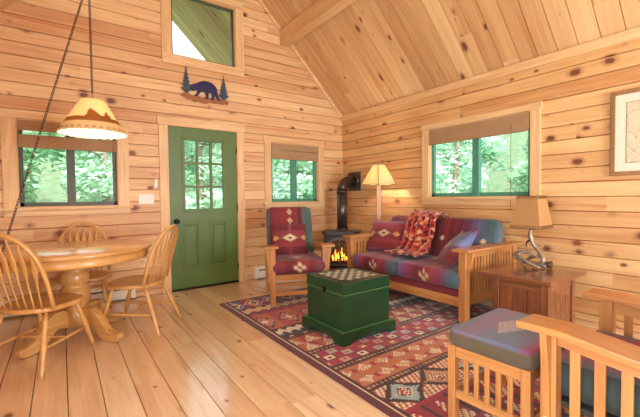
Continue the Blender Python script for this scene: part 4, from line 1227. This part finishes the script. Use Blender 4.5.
# ================================================================== PICTURE
pf = thing('framed_picture', 'brown framed print with cream mat hanging on the right wall', 'picture', (-.012, -4.08, 1.65))
Wd, Hd = .475, .352
for (a, b, c_, d_, ax) in ((-Wd, Wd, Hd - .035, Hd, 'y'), (-Wd, Wd, -Hd, -Hd + .035, 'y'), (-Wd, -Wd + .035, -Hd + .034, Hd - .034, 'z'), (Wd - .035, Wd, -Hd + .034, Hd - .034, 'z')):
    B(-.016, .010, a, b, c_, d_, .004).build('frame', 'frame', pf)
B(-.004, .008, -Wd + .03, Wd - .03, -Hd + .03, Hd - .03).build('mat', 'matboard', pf)
q = MB(); vs = []; fs = []
for j in range(61):
    for i in range(81): vs.append((-.0055, -.37 + .74 * i / 80, -.25 + .50 * j / 60))
fs = [[j * 81 + i, j * 81 + i + 1, (j + 1) * 81 + i + 1, (j + 1) * 81 + i] for j in range(60) for i in range(80)]
ar = q.add(vs, fs).build('print', 'art', pf)
def artc(p):
    e = min(.37 - abs(p.y), .25 - abs(p.z))
    if e < .004: return rgb(150, 130, 96)
    n_ = noise.noise(Vector((p.y * 12, p.z * 12, 2))); b_ = rgb(226, 214, 184)
    if abs(n_) < .035 and noise.noise(Vector((p.y * 4, p.z * 4, 9))) > -.05: return rgb(196, 180, 148)
    return mixc(b_, rgb(206, 190, 156), max(0, n_))
dye(ar, artc)

# ================================================================== OUTSIDE
gr = MB(); 
N = 24
vs = [(-25 + 60 * i / N, -15 + 60 * j / N, -.6 + .3 * noise.noise(Vector((i * .5, j * .5, 0))) + max(0, (-15 + 60 * j / N) - 6) * .10 + max(0, (-25 + 60 * i / N) - 5) * .10 + max(0, (-15 + 60 * j / N) - 12) * .4 + max(0, (-25 + 60 * i / N) - 13) * .5) for j in range(N + 1) for i in range(N + 1)]
fs = [[j * (N + 1) + i, j * (N + 1) + i + 1, (j + 1) * (N + 1) + i + 1, (j + 1) * (N + 1) + i] for j in range(N) for i in range(N)]
gd = gr.add(vs, fs, True).build('ground', 'ground'); struct(gd)
def ground_z(x, y): return -.75 + max(0, y - 6) * .10 + max(0, x - 5) * .10
def tree(label, x, y, h, r, mat, seed, zlow=.0, nl=2600, tr=.12, ls=.13, lean=0.0):
    nl = int(nl * 2.1); ls = ls * .66
    rnd = random.Random(seed); g = ground_z(x, y)
    t_ = thing('leafy_tree', label, 'tree', (x, y, g), 0)
    q = MB(); q.tube([(0, 0, 0), (lean * .3, .02, h * .3), (lean * .6, -.05, h * .6), (lean, .05, h * .92)], [tr, tr * .8, tr * .55, tr * .15], 9)
    for k in range(7):
        a = rnd.random() * 2 * PI; z_ = h * (.3 + .55 * rnd.random()); L = r * (.5 + .4 * rnd.random())
        q.tube([(lean * z_ / h, 0, z_), (math.cos(a) * L * .5, math.sin(a) * L * .5, z_ + L * .25), (math.cos(a) * L, math.sin(a) * L, z_ + L * .35)], [tr * .35, tr * .2, tr * .06], 6)
    q.build('trunk', 'bark', t_)
    cl = []
    for _ in range(30):
        a_ = rnd.random() * 2 * PI; rr = r * .72 * rnd.random() ** .5; cl.append((rr * math.cos(a_), rr * math.sin(a_), zlow + (h - zlow) * rnd.random()))
    vs = []; fs = []
    for i in range(nl):
        c_ = cl[rnd.randrange(len(cl))]; s_ = r * .17; g_ = lambda: max(-1.6, min(1.6, rnd.gauss(0, 1)))
        p = Vector((c_[0] + g_() * s_, c_[1] + g_() * s_, max(.15, c_[2] + g_() * s_)))
        a = Vector((rnd.gauss(0, 1), rnd.gauss(0, 1), rnd.gauss(0, .6))).normalized(); b = a.orthogonal().normalized() ; L = ls * (.6 + .8 * rnd.random())
        o = len(vs); vs += [p - a * L, p - b * L * .5, p + a * L, p + b * L * .5]; fs.append([o, o + 1, o + 2, o + 3])
    MB().add(vs, fs).build('foliage', mat, t_)
tree('bright green tree outside the left half of the dining window', -4.75, 5.2, 4.4, 1.2, 'leafA', 1, nl=3200)
tree('pale trunked tree outside the right half of the dining window', -2.95, 5.2, 4.6, .9, 'leafB', 2, zlow=1.6, nl=1200, tr=.12)
tree('bushy tree further back behind the dining window', -2.9, 9.2, 6.0, 2.0, 'leafA', 3, nl=6500, ls=.16)
tree('round green tree far behind the bright tree outside the dining window', -6.9, 10.4, 6.2, 2.1, 'leafC', 12, nl=3600, ls=.16)
tree('pale leafy tree behind the left half of the door glass', -.4, 6.2, 4.6, 1.15, 'leafB', 4, nl=2800)
tree('deep green tree further back behind the door glass', 1.3, 10.4, 6.4, 1.9, 'leafC', 5, nl=4200, ls=.16)
tree('leafy tree outside the window beside the armchair', 3.0, 6.8, 4.8, 1.2, 'leafB', 6, nl=2800)
tree('tall green tree further back beyond the stove side window', 5.8, 10.8, 7.0, 2.1, 'leafA', 7, nl=4400, ls=.16)
tree('wide tree far behind the gap between the two leafy trees by the door', 3.4, 16.0, 8.0, 2.6, 'leafB', 13, nl=4000, ls=.2)
tree('twin trunk pale tree outside the left pane of the loveseat window', 5.0, 1.3, 5.2, 1.0, 'leafB', 8, zlow=1.7, nl=1100, tr=.12, lean=.3)
tree('leafy tree filling the right pane of the loveseat window', 6.0, -1.0, 5.4, 1.2, 'leafA', 9, nl=3200)
tree('broad green tree far behind the loveseat window', 10.6, 5.0, 7.0, 2.2, 'leafB', 10, nl=4400, ls=.17)
tree('tall tree far behind the right end of the loveseat window', 11.4, .2, 7.4, 2.2, 'leafC', 11, nl=4400, ls=.17)

# ================================================================== LIGHT
EXPO = 0.62
def area(name, loc, rot, sx, sy, e, col=(1, 1, 1), portal=False):
    L = bpy.data.lights.new(name, 'AREA'); L.shape = 'RECTANGLE'; L.size = sx; L.size_y = sy; L.energy = e; L.color = col
    if portal: L.cycles.is_portal = True
    o = bpy.data.objects.new(name, L); COL.objects.link(o); o.location = loc; o.rotation_euler = rot; return o
R = math.radians
# portals in the visible windows
area('portal_dining_window', ((W1[0] + W1[1]) / 2, .17, 1.4), (R(-90), 0, 0), .85, .8, 1, portal=True)
area('portal_stove_window', ((W3[0] + W3[1]) / 2, .17, 1.4), (R(-90), 0, 0), .82, .8, 1, portal=True)
area('portal_door', (-2.3, .17, 1.45), (R(-90), 0, 0), .55, .92, 1, portal=True)
area('portal_gable_window', (-2.26, .17, 3.3), (R(-90), 0, 0), .82, .8, 1, portal=True)
area('portal_loveseat_window', (.17, -2.35, 1.5), (R(90), 0, R(90)), 1.2, .82, 1, portal=True)
# added fill lamps set in the unseen windows behind and beside the camera
area('added_fill_front', ((WF[0] + WF[1]) / 2, YF - .02, 1.25), (R(90), 0, 0), 1.75, 1.75, 150, (.84, .93, 1))
area('added_fill_side', (XL + -.02, -5.15, 1.2), (R(90), 0, R(-90)), 2.8, 1.65, 80, (.84, .93, 1))
def point(name, loc, e, col=(1, .9, .76), r=.03):
    L = bpy.data.lights.new(name, 'POINT'); L.energy = e; L.color = col; L.shadow_soft_size = r
    o = bpy.data.objects.new(name, L); COL.objects.link(o); o.location = loc; return o
point('pendant_bulb_light', LAMP_PEND, 90)
point('floor_lamp_light', LAMP_FLOOR, 60)
sun = bpy.data.lights.new('sun', 'SUN'); sun.energy = 4.5; sun.angle = R(1); sun.color = (1, .97, .9)
so = bpy.data.objects.new('sun', sun); COL.objects.link(so); so.rotation_euler = (R(32), 0, R(-25))
w = bpy.data.worlds.new('sky'); scene.world = w; w.use_nodes = True; nt = w.node_tree; nt.nodes.clear()
bg = nt.nodes.new('ShaderNodeBackground'); ou = nt.nodes.new('ShaderNodeOutputWorld'); nt.links.new(bg.outputs[0], ou.inputs[0])
bg.inputs[0].default_value = (.80, .92, 1.0, 1); bg.inputs[1].default_value = 2.0
scene.cycles.use_denoising = True

# ------------------------------------------------------------------ camera
cam = bpy.data.cameras.new('camera'); co = bpy.data.objects.new('camera', cam); COL.objects.link(co)
f, yaw, pit, roll = 358.9067, math.radians(54.1996), math.radians(-1.741), math.radians(-0.6747)
dv = Vector((math.cos(yaw) * math.cos(pit), math.sin(yaw) * math.cos(pit), math.sin(pit)))
rv = dv.cross(Vector((0, 0, 1))).normalized(); uv = rv.cross(dv)
r2 = rv * math.cos(roll) + uv * math.sin(roll); u2 = -rv * math.sin(roll) + uv * math.cos(roll)
co.matrix_world = Matrix.Translation((-3.8206, -4.6465, 1.1441)) @ Matrix((r2, u2, -dv)).transposed().to_4x4()
cam.sensor_width = 36; cam.lens = f / 640 * 36; cam.clip_start = 0.05
scene.camera = co
vs = scene.view_settings; vs.view_transform = 'Standard'; vs.look = 'None'; vs.gamma = 1; vs.use_curve_mapping = False; vs.exposure = EXPO
